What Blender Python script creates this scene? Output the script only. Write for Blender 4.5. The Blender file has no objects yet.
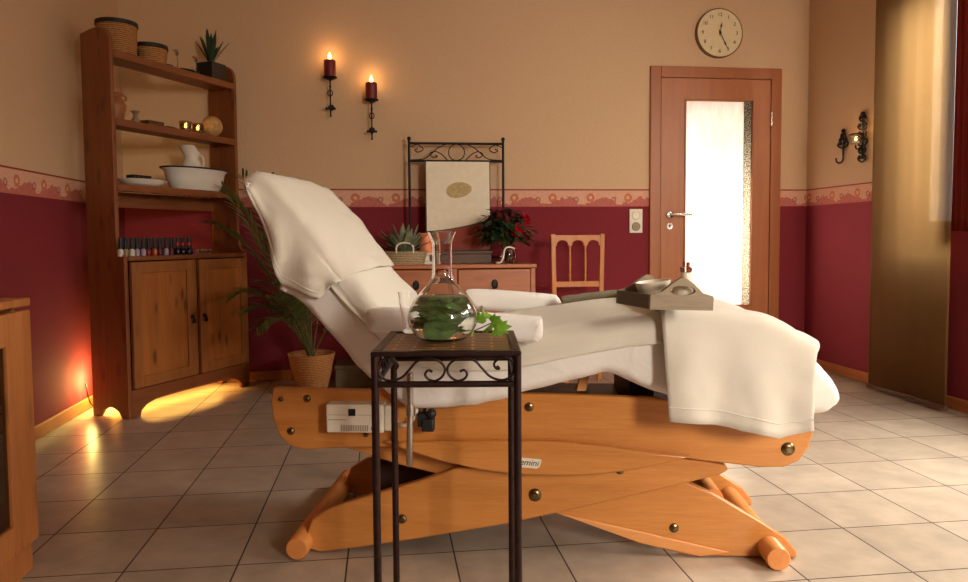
import bpy, bmesh, math, random
from mathutils import Vector, Matrix, noise
random.seed(7)
PI = math.pi
SC = bpy.context.scene
COL = SC.collection

# ------------------------------------------------------------------ camera
F, CX, CY = 730.45, 477.0, 277.69
PITCH, YAW, ROLL, CAMH = .0535, .1256, .0073, .91
def ray(x, y):
    u, v = (x-CX)/F, (y-CY)/F
    c, s = math.cos(ROLL), math.sin(ROLL); u, v = c*u-s*v, s*u+c*v
    y2 = math.cos(PITCH)*v+math.sin(PITCH); z2 = -math.sin(PITCH)*v+math.cos(PITCH)
    return Vector((math.cos(YAW)*u+math.sin(YAW)*z2, -math.sin(YAW)*u+math.cos(YAW)*z2, -y2))
EYE = Vector((0, 0, CAMH))
def on_y(x, y, d): r = ray(x, y); return EYE+r*(d/r.y)
def on_x(x, y, d): r = ray(x, y); return EYE+r*(d/r.x)
def on_z(x, y, d): r = ray(x, y); return EYE+r*((d-CAMH)/r.z)
def on_plane(x, y, p, n): r = ray(x, y); return EYE+r*((p-EYE).dot(n)/r.dot(n))
fw = ray(CX, CY); rt = ray(CX+F, CY)-fw; up = -(ray(CX, CY+F)-fw)
cam = bpy.data.objects.new('camera', bpy.data.cameras.new('camera')); COL.objects.link(cam)
m = Matrix((rt, up, -fw)).transposed().to_4x4(); m.translation = EYE; cam.matrix_world = m
cam.data.sensor_width = 36; cam.data.lens = F*36/968
cam.data.shift_x = (484-CX)/968; cam.data.shift_y = -(291-CY)/968
cam.data.clip_start = .02
SC.camera = cam

# ------------------------------------------------------------------ materials
def lin(c):
    def f(v):
        v /= 255.0
        return v/12.92 if v <= .04045 else ((v+.055)/1.055)**2.4
    return (f(c[0]), f(c[1]), f(c[2]), 1)
class N:
    def __init__(s, name):
        s.m = bpy.data.materials.new(name); s.m.use_nodes = True; s.t = s.m.node_tree
        s.b = s.t.nodes['Principled BSDF']; s.out = s.t.nodes['Material Output']
    def n(s, typ, **kw):
        x = s.t.nodes.new(typ)
        for k, v in kw.items(): setattr(x, k, v)
        return x
    def l(s, a, b): s.t.links.new(a, b)
    def put(s, node, key, val):
        if hasattr(val, 'is_output'): s.l(val, node.inputs[key])
        else: node.inputs[key].default_value = val
    def math(s, op, a, b=0.0, c=None, clamp=False):
        x = s.n('ShaderNodeMath', operation=op, use_clamp=clamp); s.put(x, 0, a); s.put(x, 1, b)
        if c is not None: s.put(x, 2, c)
        return x.outputs[0]
    def mix(s, f, a, b, mode='MIX'):
        x = s.n('ShaderNodeMix', data_type='RGBA', blend_type=mode); s.put(x, 0, f); s.put(x, 6, a); s.put(x, 7, b); return x.outputs[2]
    def coord(s, scale=(1, 1, 1), loc=(0, 0, 0), rot=(0, 0, 0)):
        c = s.n('ShaderNodeTexCoord'); mp = s.n('ShaderNodeMapping')
        mp.inputs['Scale'].default_value = scale; mp.inputs['Location'].default_value = loc; mp.inputs['Rotation'].default_value = rot
        s.l(c.outputs['Object'], mp.inputs[0]); return mp.outputs[0]
    def noise(s, vec, scale=5, detail=3, rough=.5, dist=0):
        x = s.n('ShaderNodeTexNoise'); s.l(vec, x.inputs['Vector'])
        x.inputs['Scale'].default_value = scale; x.inputs['Detail'].default_value = detail
        x.inputs['Roughness'].default_value = rough; x.inputs['Distortion'].default_value = dist
        return x.outputs['Fac']
    def ramp(s, f, stops):
        x = s.n('ShaderNodeValToRGB'); s.l(f, x.inputs[0]); e = x.color_ramp.elements
        while len(e) < len(stops): e.new(.5)
        for i, (p, c) in enumerate(stops): e[i].position = p; e[i].color = c
        return x.outputs[0]
    def bump(s, h, strength=.3, dist=.01):
        x = s.n('ShaderNodeBump'); s.l(h, x.inputs['Height']); x.inputs['Strength'].default_value = strength
        x.inputs['Distance'].default_value = dist; s.l(x.outputs[0], s.b.inputs['Normal']); return x
    def set(s, **kw):
        for k, v in kw.items(): s.put(s.b, k.replace('_', ' '), v)
        return s
def plain(name, c, rough=.6, metal=0, var=.12, vs=30, bump=0, bs=200, **kw):
    s = N(name); v = s.coord(); f = s.noise(v, vs, 3)
    c = lin(c); d = tuple(x*(1-var) for x in c[:3])+(1,); e = tuple(min(1, x*(1+var)) for x in c[:3])+(1,)
    s.l(s.ramp(f, [(.3, d), (.7, e)]), s.b.inputs['Base Color']); s.set(Roughness=rough, Metallic=metal, **kw)
    if bump: s.bump(s.noise(v, bs, 2), bump, .004)
    return s.m
def wood(name, c1, c2, axis='X', rough=.45, knots=0, scale=1, coat=0):
    s = N(name); st = {'X': (1, 14, 14), 'Y': (14, 1, 14), 'Z': (14, 14, 1)}[axis]
    v = s.coord(tuple(a*scale for a in st))
    n1 = s.noise(v, 1.2, 5, .6, .6); n2 = s.noise(v, 16, 4, .65)
    f = s.math('ADD', s.math('MULTIPLY', n1, .62), s.math('MULTIPLY', n2, .38))
    col = s.ramp(f, [(.32, lin(c1)), (.62, lin(c2))])
    if knots:
        k = {'X': (3, 9, 9), 'Y': (9, 3, 9), 'Z': (9, 9, 3)}[axis]
        vo = s.n('ShaderNodeTexVoronoi'); s.l(s.coord(tuple(a*1.7 for a in k)), vo.inputs['Vector']); vo.inputs['Scale'].default_value = 1
        kf = s.ramp(vo.outputs['Distance'], [(.10, (1, 1, 1, 1)), (.27, (0, 0, 0, 1))])
        kd = tuple(x*.28 for x in lin(c1)[:3])+(1,)
        kk = s.n('ShaderNodeMath', operation='MULTIPLY'); s.l(kf, kk.inputs[0]); kk.inputs[1].default_value = knots
        col = s.mix(kk.outputs[0], col, kd)
    s.l(col, s.b.inputs['Base Color']); s.set(Roughness=rough, Coat_Weight=coat)
    s.bump(n2, .08, .002)
    return s.m
def cloth(name, c, bump=.5, scale=350, wr=.0, rough=.95, wscale=(4, 9, 4)):
    s = N(name); v = s.coord(); n = s.noise(v, scale, 2)
    col = lin(c); s.l(s.ramp(n, [(.3, tuple(x*.88 for x in col[:3])+(1,)), (.7, col)]), s.b.inputs['Base Color'])
    s.set(Roughness=rough, Sheen_Weight=.25)
    h = n
    if wr:
        w = s.noise(s.coord(wscale), 2.2, 3, .55, .8); h = s.math('ADD', s.math('MULTIPLY', n, .12), s.math('MULTIPLY', w, wr))
        s.bump(h, bump, .05)
    else: s.bump(h, bump, .012)
    return s.m
def glass(name, c=(1, 1, 1, 1), ior=1.45, rough=0.0):
    s = N(name); s.set(Base_Color=c, Roughness=rough, Transmission_Weight=1.0, IOR=ior); return s.m
def emit(name, c, st):
    s = N(name); s.set(Base_Color=c, Emission_Color=c, Emission_Strength=st); return s.m

def wall_mat(name, axis):
    s = N(name); tc = s.n('ShaderNodeTexCoord'); sp = s.n('ShaderNodeSeparateXYZ'); s.l(tc.outputs['Object'], sp.inputs[0])
    a = sp.outputs[axis]; z = sp.outputs['Z']
    fine = s.noise(tc.outputs['Object'], 260, 2)
    big = s.noise(tc.outputs['Object'], 1.3, 2)
    up_ = s.ramp(fine, [(.3, lin((200, 166, 132))), (.7, lin((216, 184, 149)))])
    low = s.ramp(fine, [(.3, lin((112, 34, 42))), (.7, lin((136, 48, 56)))])
    # border strip: pale pink above, rose waves with small flowers below
    t = s.math('FRACT', s.math('MULTIPLY', a, 1/.262))
    h = s.math('DIVIDE', s.math('SUBTRACT', z, 1.121), .114)
    wob = s.math('MULTIPLY', s.math('SUBTRACT', s.noise(tc.outputs['Object'], 38, 3), .5), .5)
    hump = s.math('SINE', s.math('MULTIPLY', s.math('POWER', t, 1.9), PI))
    edge = s.math('ADD', s.math('ADD', s.math('MULTIPLY', hump, .42), .14), wob)
    rosef = s.math('SMOOTHSTEP' if False else 'LESS_THAN', h, edge)
    spot = s.noise(tc.outputs['Object'], 75, 4)
    pale = s.ramp(spot, [(.3, lin((208, 156, 134))), (.7, lin((222, 174, 148)))])
    rose = s.ramp(spot, [(.3, lin((178, 98, 90))), (.7, lin((196, 118, 104)))])
    bc = s.mix(rosef, pale, rose)
    # round blossoms sitting on the waves, small circles between
    def disc(t0, h0, r, col, src, aspect=.262/.114):
        dx = s.math('MULTIPLY', s.math('SUBTRACT', t, t0), aspect); dy = s.math('SUBTRACT', h, h0)
        d = s.math('SQRT', s.math('ADD', s.math('MULTIPLY', dx, dx), s.math('MULTIPLY', dy, dy)))
        d = s.math('ADD', d, s.math('MULTIPLY', s.math('SUBTRACT', spot, .5), .12))
        return s.mix(s.math('LESS_THAN', d, r), src, col), d
    bc, _ = disc(.30, .52, .25, lin((196, 118, 92)), bc)
    bc, _ = disc(.30, .52, .10, lin((224, 172, 128)), bc)
    bc, _ = disc(.92, .42, .15, lin((150, 84, 78)), bc)
    bc, _ = disc(.92, .42, .10, lin((206, 150, 128)), bc)
    line = s.math('GREATER_THAN', h, .95)
    bc = s.mix(line, bc, lin((140, 62, 48)))
    c = s.mix(s.math('GREATER_THAN', z, 1.121), low, bc)
    c = s.mix(s.math('GREATER_THAN', z, 1.238), c, up_)
    s.l(c, s.b.inputs['Base Color']); s.set(Roughness=.9, Specular_IOR_Level=.2)
    s.bump(s.noise(tc.outputs['Object'], 140, 3), .25, .004)
    return s.m
def floor_mat():
    s = N('floor_tiles'); tc = s.n('ShaderNodeTexCoord'); mp = s.n('ShaderNodeMapping'); s.l(tc.outputs['Object'], mp.inputs[0])
    T = .3045; mp.inputs['Location'].default_value = (1.3349+10*T, -2.0732+20*T, 0)
    br = s.n('ShaderNodeTexBrick', offset=0.0, squash=1.0); s.l(mp.outputs[0], br.inputs['Vector'])
    br.inputs['Scale'].default_value = 1; br.inputs['Brick Width'].default_value = T; br.inputs['Row Height'].default_value = T
    br.inputs['Mortar Size'].default_value = .0026; br.inputs['Mortar Smooth'].default_value = .2
    br.inputs['Color1'].default_value = lin((166, 154, 140)); br.inputs['Color2'].default_value = lin((186, 174, 160)); br.inputs['Mortar'].default_value = lin((70, 58, 50))
    n = s.noise(tc.outputs['Object'], 9, 5, .6)
    c = s.mix(.35, br.outputs['Color'], s.ramp(n, [(.35, lin((140, 128, 114))), (.65, lin((206, 196, 184)))]), 'OVERLAY')
    s.l(c, s.b.inputs['Base Color']); s.set(Roughness=s.math('ADD', .30, s.math('MULTIPLY', br.outputs['Fac'], .5)), Specular_IOR_Level=.5)
    s.bump(s.math('SUBTRACT', 1.0, br.outputs['Fac']), .4, .003)
    return s.m
def curtain_mat(name, c, tr, dens=.5):
    s = N(name); v = s.coord((1, 1, 1)); w = s.noise(s.coord((6, 6, 260)), 1, 2); w2 = s.noise(s.coord((260, 260, 4)), 1, 2)
    f = s.math('MULTIPLY', s.math('ADD', w, w2), .5)
    col = s.ramp(f, [(.35, tuple(x*.8 for x in lin(c)[:3])+(1,)), (.65, lin(c))])
    d = s.n('ShaderNodeBsdfDiffuse'); t = s.n('ShaderNodeBsdfTranslucent'); tp = s.n('ShaderNodeBsdfTransparent')
    s.l(col, d.inputs[0]); t.inputs[0].default_value = lin(tr)
    m1 = s.n('ShaderNodeMixShader'); m1.inputs[0].default_value = .5; s.l(d.outputs[0], m1.inputs[1]); s.l(t.outputs[0], m1.inputs[2])
    m2 = s.n('ShaderNodeMixShader'); m2.inputs[0].default_value = dens; s.l(tp.outputs[0], m2.inputs[1]); s.l(m1.outputs[0], m2.inputs[2])
    s.l(m2.outputs[0], s.out.inputs[0]); return s.m

M = dict(
 wall_x=wall_mat('wallpaper_along_x', 'X'), wall_y=wall_mat('wallpaper_along_y', 'Y'), floor=floor_mat(),
 ceiling=plain('ceiling_paint', (206, 186, 160), .9, bump=.2),
 skirting=wood('skirting_wood', (150, 84, 40), (178, 106, 54), 'X'),
 skirting_y=wood('skirting_wood_side', (150, 84, 40), (178, 106, 54), 'Y'),
 pine_z=wood('pine_upright', (112, 58, 24), (140, 80, 38), 'Z', .5, .5), pine_x=wood('pine_crosswise', (112, 58, 24), (140, 80, 38), 'X', .5, .4),
 pine_door=wood('pine_door_panel', (148, 84, 33), (180, 110, 48), 'Z', .45, .8),
 pine_frame=wood('pine_door_frame', (138, 80, 34), (164, 102, 48), 'Z', .45, .3),
 beech=wood('beech_plywood', (186, 116, 50), (212, 143, 74), 'X', .32, 0, .8, .15),
 beech_edge=wood('beech_edge', (214, 140, 76), (228, 160, 96), 'X', .4), beech_y=wood('beech_round_bar', (206, 126, 62), (222, 146, 80), 'Y', .35),
 oak=wood('door_veneer', (158, 92, 50), (176, 108, 62), 'Z', .4, 0, 1.4), oak_frame=wood('door_frame_veneer', (150, 86, 44), (166, 98, 54), 'Z', .4, 0, 1.4),
 chest=wood('chest_pine', (150, 78, 34), (178, 102, 50), 'X', .4, .3), chair=wood('chair_wood', (178, 104, 44), (202, 130, 64), 'Z', .4),
 lightpine=wood('light_pine', (168, 98, 48), (194, 124, 66), 'Z', .45, .3),
 darkwood=wood('dark_brown_wood', (70, 40, 24), (96, 58, 34), 'X', .5), greywood=wood('weathered_grey_wood', (112, 98, 80), (150, 134, 112), 'X', .8),
 greywood_shaded=wood('weathered_grey_wood_shaded', (78, 66, 54), (104, 90, 74), 'Y', .8),  # same grey wood darkened, shade of the tray sides put into the colour
 iron=plain('brown_black_iron', (52, 32, 28), .42, .6, .3, 60, .2), black=plain('black_iron', (26, 22, 20), .5, .5, .2), blackmatte=plain('black_plastic', (22, 22, 24), .5),
 sheet=cloth('white_sheet', (240, 234, 228), .35, 500, .6), terry=cloth('cream_terry', (238, 228, 212), .5, 900),
 terry2=cloth('white_terry', (242, 234, 220), .5, 900), pad=cloth('white_pad_cover', (240, 236, 232), .3, 500, .4), olive=cloth('olive_cloth', (104, 92, 52), .6, 300),
 glass=glass('clear_glass'), water=glass('water_tint', (.93, .98, .93, 1), 1.33), greenglass=glass('smoky_glass', (.52, .40, .27, 1)),
 leaf=plain('leaf_green', (66, 98, 48), .45, 0, .3, 20), leafdark=plain('leaf_dark_green', (44, 66, 34), .5, 0, .3, 20), leafbright=plain('leaf_bright_green', (112, 156, 44), .45, 0, .2, 30),
 leafgrey=plain('leaf_silver_green', (132, 138, 108), .7, 0, .3, 30), herb=plain('herb_in_water', (136, 178, 100), .5, 0, .35, 40), stem=plain('stem_green_brown', (92, 90, 46), .6),
 palm=plain('palm_green', (104, 116, 56), .5, 0, .35, 12),
 wicker=None, red=plain('dark_red_wax', (112, 16, 20), .4), orange=plain('orange_wax', (240, 138, 92), .5), rose=plain('red_petals', (190, 12, 40), .5, 0, .35, 60),
 rosedark=plain('dark_red_petals', (84, 14, 24), .6, 0, .35, 60),
 flame=emit('flame', lin((255, 190, 90)), 14), ceramic=plain('white_ceramic', (232, 222, 206), .2, 0, .03), enamel=plain('white_enamel', (226, 220, 208), .25, 0, .03),
 stone_pot=plain('grey_stoneware', (150, 130, 104), .5), brownpot=plain('brown_pottery', (150, 92, 48), .4), straw=plain('straw_ball', (186, 146, 90), .8, 0, .25, 60, .4, 90),
 chrome=plain('brushed_metal', (200, 196, 188), .25, 1, .05), brass=plain('aged_brass', (124, 108, 78), .3, 1, .15), plastic=plain('white_plastic', (226, 216, 196), .4, 0, .03),
 cream=plain('cream_face', (226, 206, 166), .5, 0, .04), canvas=plain('cream_canvas', (236, 224, 200), .7, 0, .04), pebble=plain('olive_pebble', (178, 152, 90), .5, 0, .2, 60),
 redcanvas=plain('orange_red_canvas', (150, 62, 42), .7, 0, .1), cork=plain('cable_black', (18, 16, 15), .6), greybox=plain('grey_fabric_box', (118, 106, 84), .8),
 curtain=curtain_mat('sheer_gold_curtain', (134, 100, 60), (170, 140, 96), .8), redcurtain=curtain_mat('sheer_red_curtain', (130, 44, 30), (84, 24, 16), .97),
 whitebody=plain('milky_bottle', (214, 204, 190), .3), lilac=plain('lilac_bottle', (170, 150, 170), .3), reddish=plain('red_bottle', (130, 32, 24), .3), amber=plain('amber_bottle', (176, 84, 32), .3),
 plum=plain('plum_bottle', (96, 34, 44), .3), redcap=plain('red_collar', (190, 22, 40), .4), darkbody=plain('dark_bottle', (26, 24, 30), .25), flower_grey=plain('dried_flower', (150, 110, 80), .8),
 shade_brown=plain('dark_brown_shade', (52, 26, 18), .6), darkwick=plain('dark_interior', (40, 34, 28), .9), lampwarm=emit('warm_lamp', lin((255, 170, 60)), 6), soap=plain('tan_soap', (198, 160, 112), .6),
)
def wicker_mat(name, c1, c2, sc=90):
    s = N(name); v = s.coord(); w1 = s.n('ShaderNodeTexWave', wave_type='BANDS', bands_direction='Z'); s.l(v, w1.inputs[0]); w1.inputs['Scale'].default_value = sc*.35; w1.inputs['Distortion'].default_value = 1.5
    ch = s.n('ShaderNodeTexNoise'); s.l(v, ch.inputs[0]); ch.inputs['Scale'].default_value = sc; 
    f = s.math('ADD', s.math('MULTIPLY', w1.outputs['Fac'], .45), s.math('MULTIPLY', ch.outputs['Fac'], .6))
    s.l(s.ramp(f, [(.3, lin(c1)), (.75, lin(c2))]), s.b.inputs['Base Color']); s.set(Roughness=.8); s.bump(f, .6, .004); return s.m
M['wicker'] = wicker_mat('wicker', (120, 74, 34), (186, 132, 74)); M['wickergrey'] = wicker_mat('wicker_grey', (120, 98, 68), (190, 168, 130)); M['wickerpot'] = wicker_mat('wicker_pot', (150, 92, 44), (206, 146, 84))
def tile_top_mat():
    s = N('slatted_dark_top'); tc = s.n('ShaderNodeTexCoord'); br = s.n('ShaderNodeTexBrick', offset=0.5); s.l(tc.outputs['Object'], br.inputs['Vector'])
    br.inputs['Scale'].default_value = 1; br.inputs['Brick Width'].default_value = .08; br.inputs['Row Height'].default_value = .024; br.inputs['Mortar Size'].default_value = .0032
    br.inputs['Color1'].default_value = lin((58, 36, 26)); br.inputs['Color2'].default_value = lin((84, 54, 36)); br.inputs['Mortar'].default_value = lin((176, 122, 66))
    s.l(br.outputs[0], s.b.inputs['Base Color']); s.set(Roughness=.42); s.bump(s.math('SUBTRACT', 1, br.outputs['Fac']), .5, .002); return s.m
M['tabletop'] = tile_top_mat()
def pane_mat():
    s = N('frosted_pane'); n = s.noise(s.coord((30, 1, 8)), 1.5, 3)
    t = s.n('ShaderNodeBsdfTranslucent'); d = s.n('ShaderNodeBsdfGlossy'); d.inputs['Roughness'].default_value = .25
    s.l(s.ramp(n, [(.3, (.86, .8, .72, 1)), (.7, (.97, .95, .92, 1))]), t.inputs[0])
    mx = s.n('ShaderNodeMixShader'); mx.inputs[0].default_value = .06; s.l(t.outputs[0], mx.inputs[1]); s.l(d.outputs[0], mx.inputs[2]); s.l(mx.outputs[0], s.out.inputs[0]); return s.m
M['pane'] = pane_mat()
def mottle_mat():
    s = N('mottled_pane_edge'); n = s.noise(s.coord((1, 1, 1)), 120, 3)
    t = s.n('ShaderNodeBsdfTranslucent'); s.l(s.ramp(n, [(.42, (.05, .045, .035, 1)), (.6, (.62, .56, .46, 1))]), t.inputs[0]); s.l(t.outputs[0], s.out.inputs[0]); return s.m
M['mottle'] = mottle_mat()

# ------------------------------------------------------------------ mesh helpers
def nb(): return bmesh.new()
def box(bm, lo, hi):
    x0, y0, z0 = lo; x1, y1, z1 = hi
    v = [bm.verts.new(p) for p in ((x0,y0,z0),(x1,y0,z0),(x1,y1,z0),(x0,y1,z0),(x0,y0,z1),(x1,y0,z1),(x1,y1,z1),(x0,y1,z1))]
    for f in ((3,2,1,0),(4,5,6,7),(0,1,5,4),(1,2,6,5),(2,3,7,6),(3,0,4,7)): bm.faces.new([v[i] for i in f])
    return bm
def frame_of(d):
    d = d.normalized(); a = Vector((0, 0, 1)) if abs(d.z) < .9 else Vector((1, 0, 0))
    x = d.cross(a).normalized(); return x, d.cross(x).normalized()
def tube(bm, pts, r, n=8, closed=False, caps=True):
    pts = [Vector(p) for p in pts]; L = len(pts); rings = []; x = None
    for i, p in enumerate(pts):
        if closed: d = pts[(i+1) % L]-pts[i-1]
        else: d = pts[min(i+1, L-1)]-pts[max(i-1, 0)]
        d.normalize()
        if x is None: x, y = frame_of(d)
        else:
            x = (x-d*x.dot(d)).normalized(); y = d.cross(x)
        rr = r[i] if isinstance(r, (list, tuple)) else r
        rings.append([bm.verts.new(p+(x*math.cos(2*PI*k/n)+y*math.sin(2*PI*k/n))*rr) for k in range(n)])
    for i in range(L if closed else L-1):
        a, b = rings[i], rings[(i+1) % L]
        for k in range(n): bm.faces.new((a[k], a[(k+1) % n], b[(k+1) % n], b[k]))
    if caps and not closed: bm.faces.new(rings[0][::-1]); bm.faces.new(rings[-1])
    return bm
def lathe(bm, prof, c=(0, 0, 0), n=32, sx=1, sy=1, M4=None):
    rings = []
    for r, z in prof:
        if r < 1e-6: rings.append([bm.verts.new((c[0], c[1], c[2]+z))])
        else: rings.append([bm.verts.new((c[0]+r*sx*math.cos(2*PI*k/n), c[1]+r*sy*math.sin(2*PI*k/n), c[2]+z)) for k in range(n)])
    for a, b in zip(rings, rings[1:]):
        if len(a) == 1 and len(b) == 1: continue
        for k in range(n):
            if len(a) == 1: bm.faces.new((a[0], b[(k+1) % n], b[k]))
            elif len(b) == 1: bm.faces.new((a[k], a[(k+1) % n], b[0]))
            else: bm.faces.new((a[k], a[(k+1) % n], b[(k+1) % n], b[k]))
    if M4:
        for rg in rings:
            for v in rg: v.co = M4 @ v.co
    return bm
def ball(bm, c, r, n=16, sx=1, sy=1, sz=1):
    k = 10; return lathe(bm, [(r*math.sin(PI*i/k), -r*math.cos(PI*i/k)*sz) for i in range(k+1)], c, n, sx, sy)
def prism(bm, poly, fn, a, b):
    """poly of 2-D points, fn(p, t) -> 3-D; extruded from t=a to t=b"""
    A = [bm.verts.new(fn(p, a)) for p in poly]; B = [bm.verts.new(fn(p, b)) for p in poly]; L = len(poly)
    bm.faces.new(A); bm.faces.new(B[::-1])
    for i in range(L): bm.faces.new((A[i], B[i], B[(i+1) % L], A[(i+1) % L]))
    bmesh.ops.recalc_face_normals(bm, faces=bm.faces); return bm
def grid(bm, P, wrap=False):
    V = [[bm.verts.new(p) for p in row] for row in P]
    for i in range(len(V)-1):
        m_ = len(V[i])
        for j in range(m_ if wrap else m_-1): bm.faces.new((V[i][j], V[i][(j+1) % m_], V[i+1][(j+1) % m_], V[i+1][j]))
    return V
def cr(pts, n=8, closed=False):
    P = [Vector(p) for p in pts]; out = []; L = len(P)
    for i in range(L if closed else L-1):
        if closed: a, b, c, d = P[i-1], P[i], P[(i+1) % L], P[(i+2) % L]
        else: a, b, c, d = P[max(i-1, 0)], P[i], P[i+1], P[min(i+2, L-1)]
        for k in range(n):
            t = k/n; out.append(.5*((2*b)+(c-a)*t+(2*a-5*b+4*c-d)*t*t+(3*b-a-3*c+d)*t**3))
    if not closed: out.append(P[-1])
    return out
def leaf(bm, base, d, L, W, bend=.3, side=None, n=5, fold=.15):
    d = Vector(d).normalized(); base = Vector(base)
    sd = Vector(side) if side else d.cross(Vector((0, 0, 1)))
    if sd.length < .05: sd = d.cross(Vector((1, 0, 0)))
    sd.normalize(); nn = sd.cross(d).normalized(); rows = []
    for i in range(n+1):
        t = i/n; p = base+d*(L*t)+Vector((0, 0, -1))*(bend*L*t*t); w = W*.5*math.sin(PI*min(1, (t*.93+.05)))**.8
        rows.append([p-sd*w+nn*fold*w, p, p+sd*w+nn*fold*w])
    grid(bm, rows)

FR = {}
def finish(name, bm, mat, smooth=40, bevel=0, solid=0, sub=0, seg=2):
    me = bpy.data.meshes.new(name)
    bmesh.ops.recalc_face_normals(bm, faces=bm.faces) if not solid else None
    bm.to_mesh(me); bm.free()
    for mm in (mat if isinstance(mat, (list, tuple)) else [mat]): me.materials.append(mm)
    if smooth:
        me.shade_smooth(); me.set_sharp_from_angle(angle=math.radians(smooth))
    o = bpy.data.objects.new(name, me); COL.objects.link(o)
    if solid:
        q = o.modifiers.new('solid', 'SOLIDIFY'); q.thickness = solid; q.offset = 0
    if bevel:
        q = o.modifiers.new('bevel', 'BEVEL'); q.width = bevel; q.segments = seg; q.limit_method = 'ANGLE'; q.angle_limit = math.radians(50)
    if sub:
        q = o.modifiers.new('sub', 'SUBSURF'); q.levels = sub; q.render_levels = sub
    return o
def tagit(o, label, cat, group=None):
    o['label'] = label; o['category'] = cat
    if group: o['group'] = group
    return o
def thing(name, label, cat, loc=(0, 0, 0), rot=0, group=None):
    o = bpy.data.objects.new(name, None); o.empty_display_size = .05; COL.objects.link(o); o.location = loc; o.rotation_euler = (0, 0, rot)
    return tagit(o, label, cat, group)
def part(name, bm, mat, parent, label=None, **kw):
    """mesh given in the parent's local coordinates"""
    o = finish(name, bm, mat, **kw); o.parent = parent
    if label: o['label'] = label
    return o
def solo(name, bm, mat, label, cat, group=None, loc=None, rot=0, **kw):
    """one-mesh thing; world coordinates unless loc is given"""
    if loc is None:
        xs = [v.co for v in bm.verts]
        c = Vector(((min(v.x for v in xs)+max(v.x for v in xs))/2, (min(v.y for v in xs)+max(v.y for v in xs))/2, min(v.z for v in xs)))
        for v in bm.verts: v.co -= c
        loc = c
    o = finish(name, bm, mat, **kw); o.location = loc; o.rotation_euler = (0, 0, rot)
    return tagit(o, label, cat, group)
def struct(name, bm, mat, parent=None, **kw):
    o = finish(name, bm, mat, **kw)
    if parent: o.parent = parent
    else: o['kind'] = 'structure'
    return o
def dup(root, loc, label, rot=None, group=None):
    r = root.copy(); COL.objects.link(r); r.location = loc; r['label'] = label
    if rot is not None: r.rotation_euler = (0, 0, rot)
    if group: r['group'] = group
    for ch in list(root.children):
        c = ch.copy(); COL.objects.link(c); c.parent = r
        for g in list(ch.children):
            d = g.copy(); COL.objects.link(d); d.parent = c
    return r
def text_bm(s, size, ext=.0006, shear=0, align='CENTER'):
    cu = bpy.data.curves.new('lettering', 'FONT'); cu.body = s; cu.size = size; cu.extrude = ext; cu.shear = shear; cu.align_x = align; cu.align_y = 'CENTER'
    ob = bpy.data.objects.new('lettering', cu); COL.objects.link(ob); bpy.context.view_layer.update()
    me = bpy.data.meshes.new_from_object(ob.evaluated_get(bpy.context.evaluated_depsgraph_get()))
    b = nb(); b.from_mesh(me); bpy.data.objects.remove(ob); bpy.data.meshes.remove(me); bpy.data.curves.remove(cu); return b
def lamp(name, kind, loc, energy, color, size=.1, rot=None, sy=None):
    l = bpy.data.lights.new(name, kind); l.energy = energy; l.color = color
    if kind == 'AREA':
        l.size = size
        if sy: l.shape = 'RECTANGLE'; l.size_y = sy
    else: l.shadow_soft_size = size
    o = bpy.data.objects.new(name, l); COL.objects.link(o); o.location = loc
    if rot: o.rotation_euler = rot
    return o

# ------------------------------------------------------------------ room
ZB, XL, XR, YF, HC = 4.83, -1.612, 2.95, -1.6, 2.62
def wall_with_holes(name, axis, at, thick, lo, hi, holes, mat):
    """wall in the plane axis=at, spanning lo..hi along the other axis, holes = (a0,a1,z0,z1)"""
    bm = nb(); As = sorted({lo, hi, *[h[0] for h in holes], *[h[1] for h in holes]}); Zs = sorted({0, HC, *[h[2] for h in holes], *[h[3] for h in holes]})
    for a0, a1 in zip(As, As[1:]):
        for z0, z1 in zip(Zs, Zs[1:]):
            if any(h[0] <= a0 and a1 <= h[1] and h[2] <= z0 and z1 <= h[3] for h in holes): continue
            t0, t1 = sorted((at, at+thick))
            if axis == 'y': box(bm, (a0, t0, z0), (a1, t1, z1))
            else: box(bm, (t0, a0, z0), (t1, a1, z1))
    bmesh.ops.remove_doubles(bm, verts=bm.verts, dist=1e-5)
    return struct(name, bm, mat, smooth=0)
DX0, DX1, DZ = 1.80, 2.745, 2.068
W1 = (2.3, 3.78, .93, 2.3); W2 = (-.2, 1.8, .85, 1.98); W3 = (1.4, 2.85, .85, 2.15)
wall_with_holes('wall_back', 'y', ZB, .12, XL-.15, XR+.15, [(DX0+.02, DX1-.02, 0, DZ-.02)], M['wall_x'])
wall_with_holes('wall_left', 'x', XL, -.12, YF, ZB, [], M['wall_y'])
wall_with_holes('wall_right', 'x', XR, .15, YF, ZB, [W1, W2], M['wall_y'])
wall_with_holes('wall_front', 'y', YF, -.15, XL-.12, XR+.15, [W3], M['wall_x'])
struct('floor', box(nb(), (XL-.12, YF-.15, -.1), (XR+.15, ZB+.12, 0)), M['floor'], smooth=0)
struct('ceiling', box(nb(), (XL-.12, YF-.15, HC), (XR+.15, ZB+.12, HC+.1)), M['ceiling'], smooth=0)
def skirting(name, lo, hi, mat):
    bm = box(nb(), lo, hi); return struct(name, bm, mat, smooth=0, bevel=.006)
skirting('baseboard_back', (XL+.016, ZB-.015, 0), (DX0-.004, ZB-.0005, .065), M['skirting'])
b_ = skirting('baseboard_back.001', (DX1+.004, ZB-.015, 0), (XR-.016, ZB-.0005, .065), M['skirting'])
skirting('baseboard_left', (XL+.0005, YF, 0), (XL+.015, ZB-.016, .065), M['skirting_y'])
skirting('baseboard_right', (XR-.015, YF, 0), (XR-.0005, ZB-.016, .065), M['skirting_y'])
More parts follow.
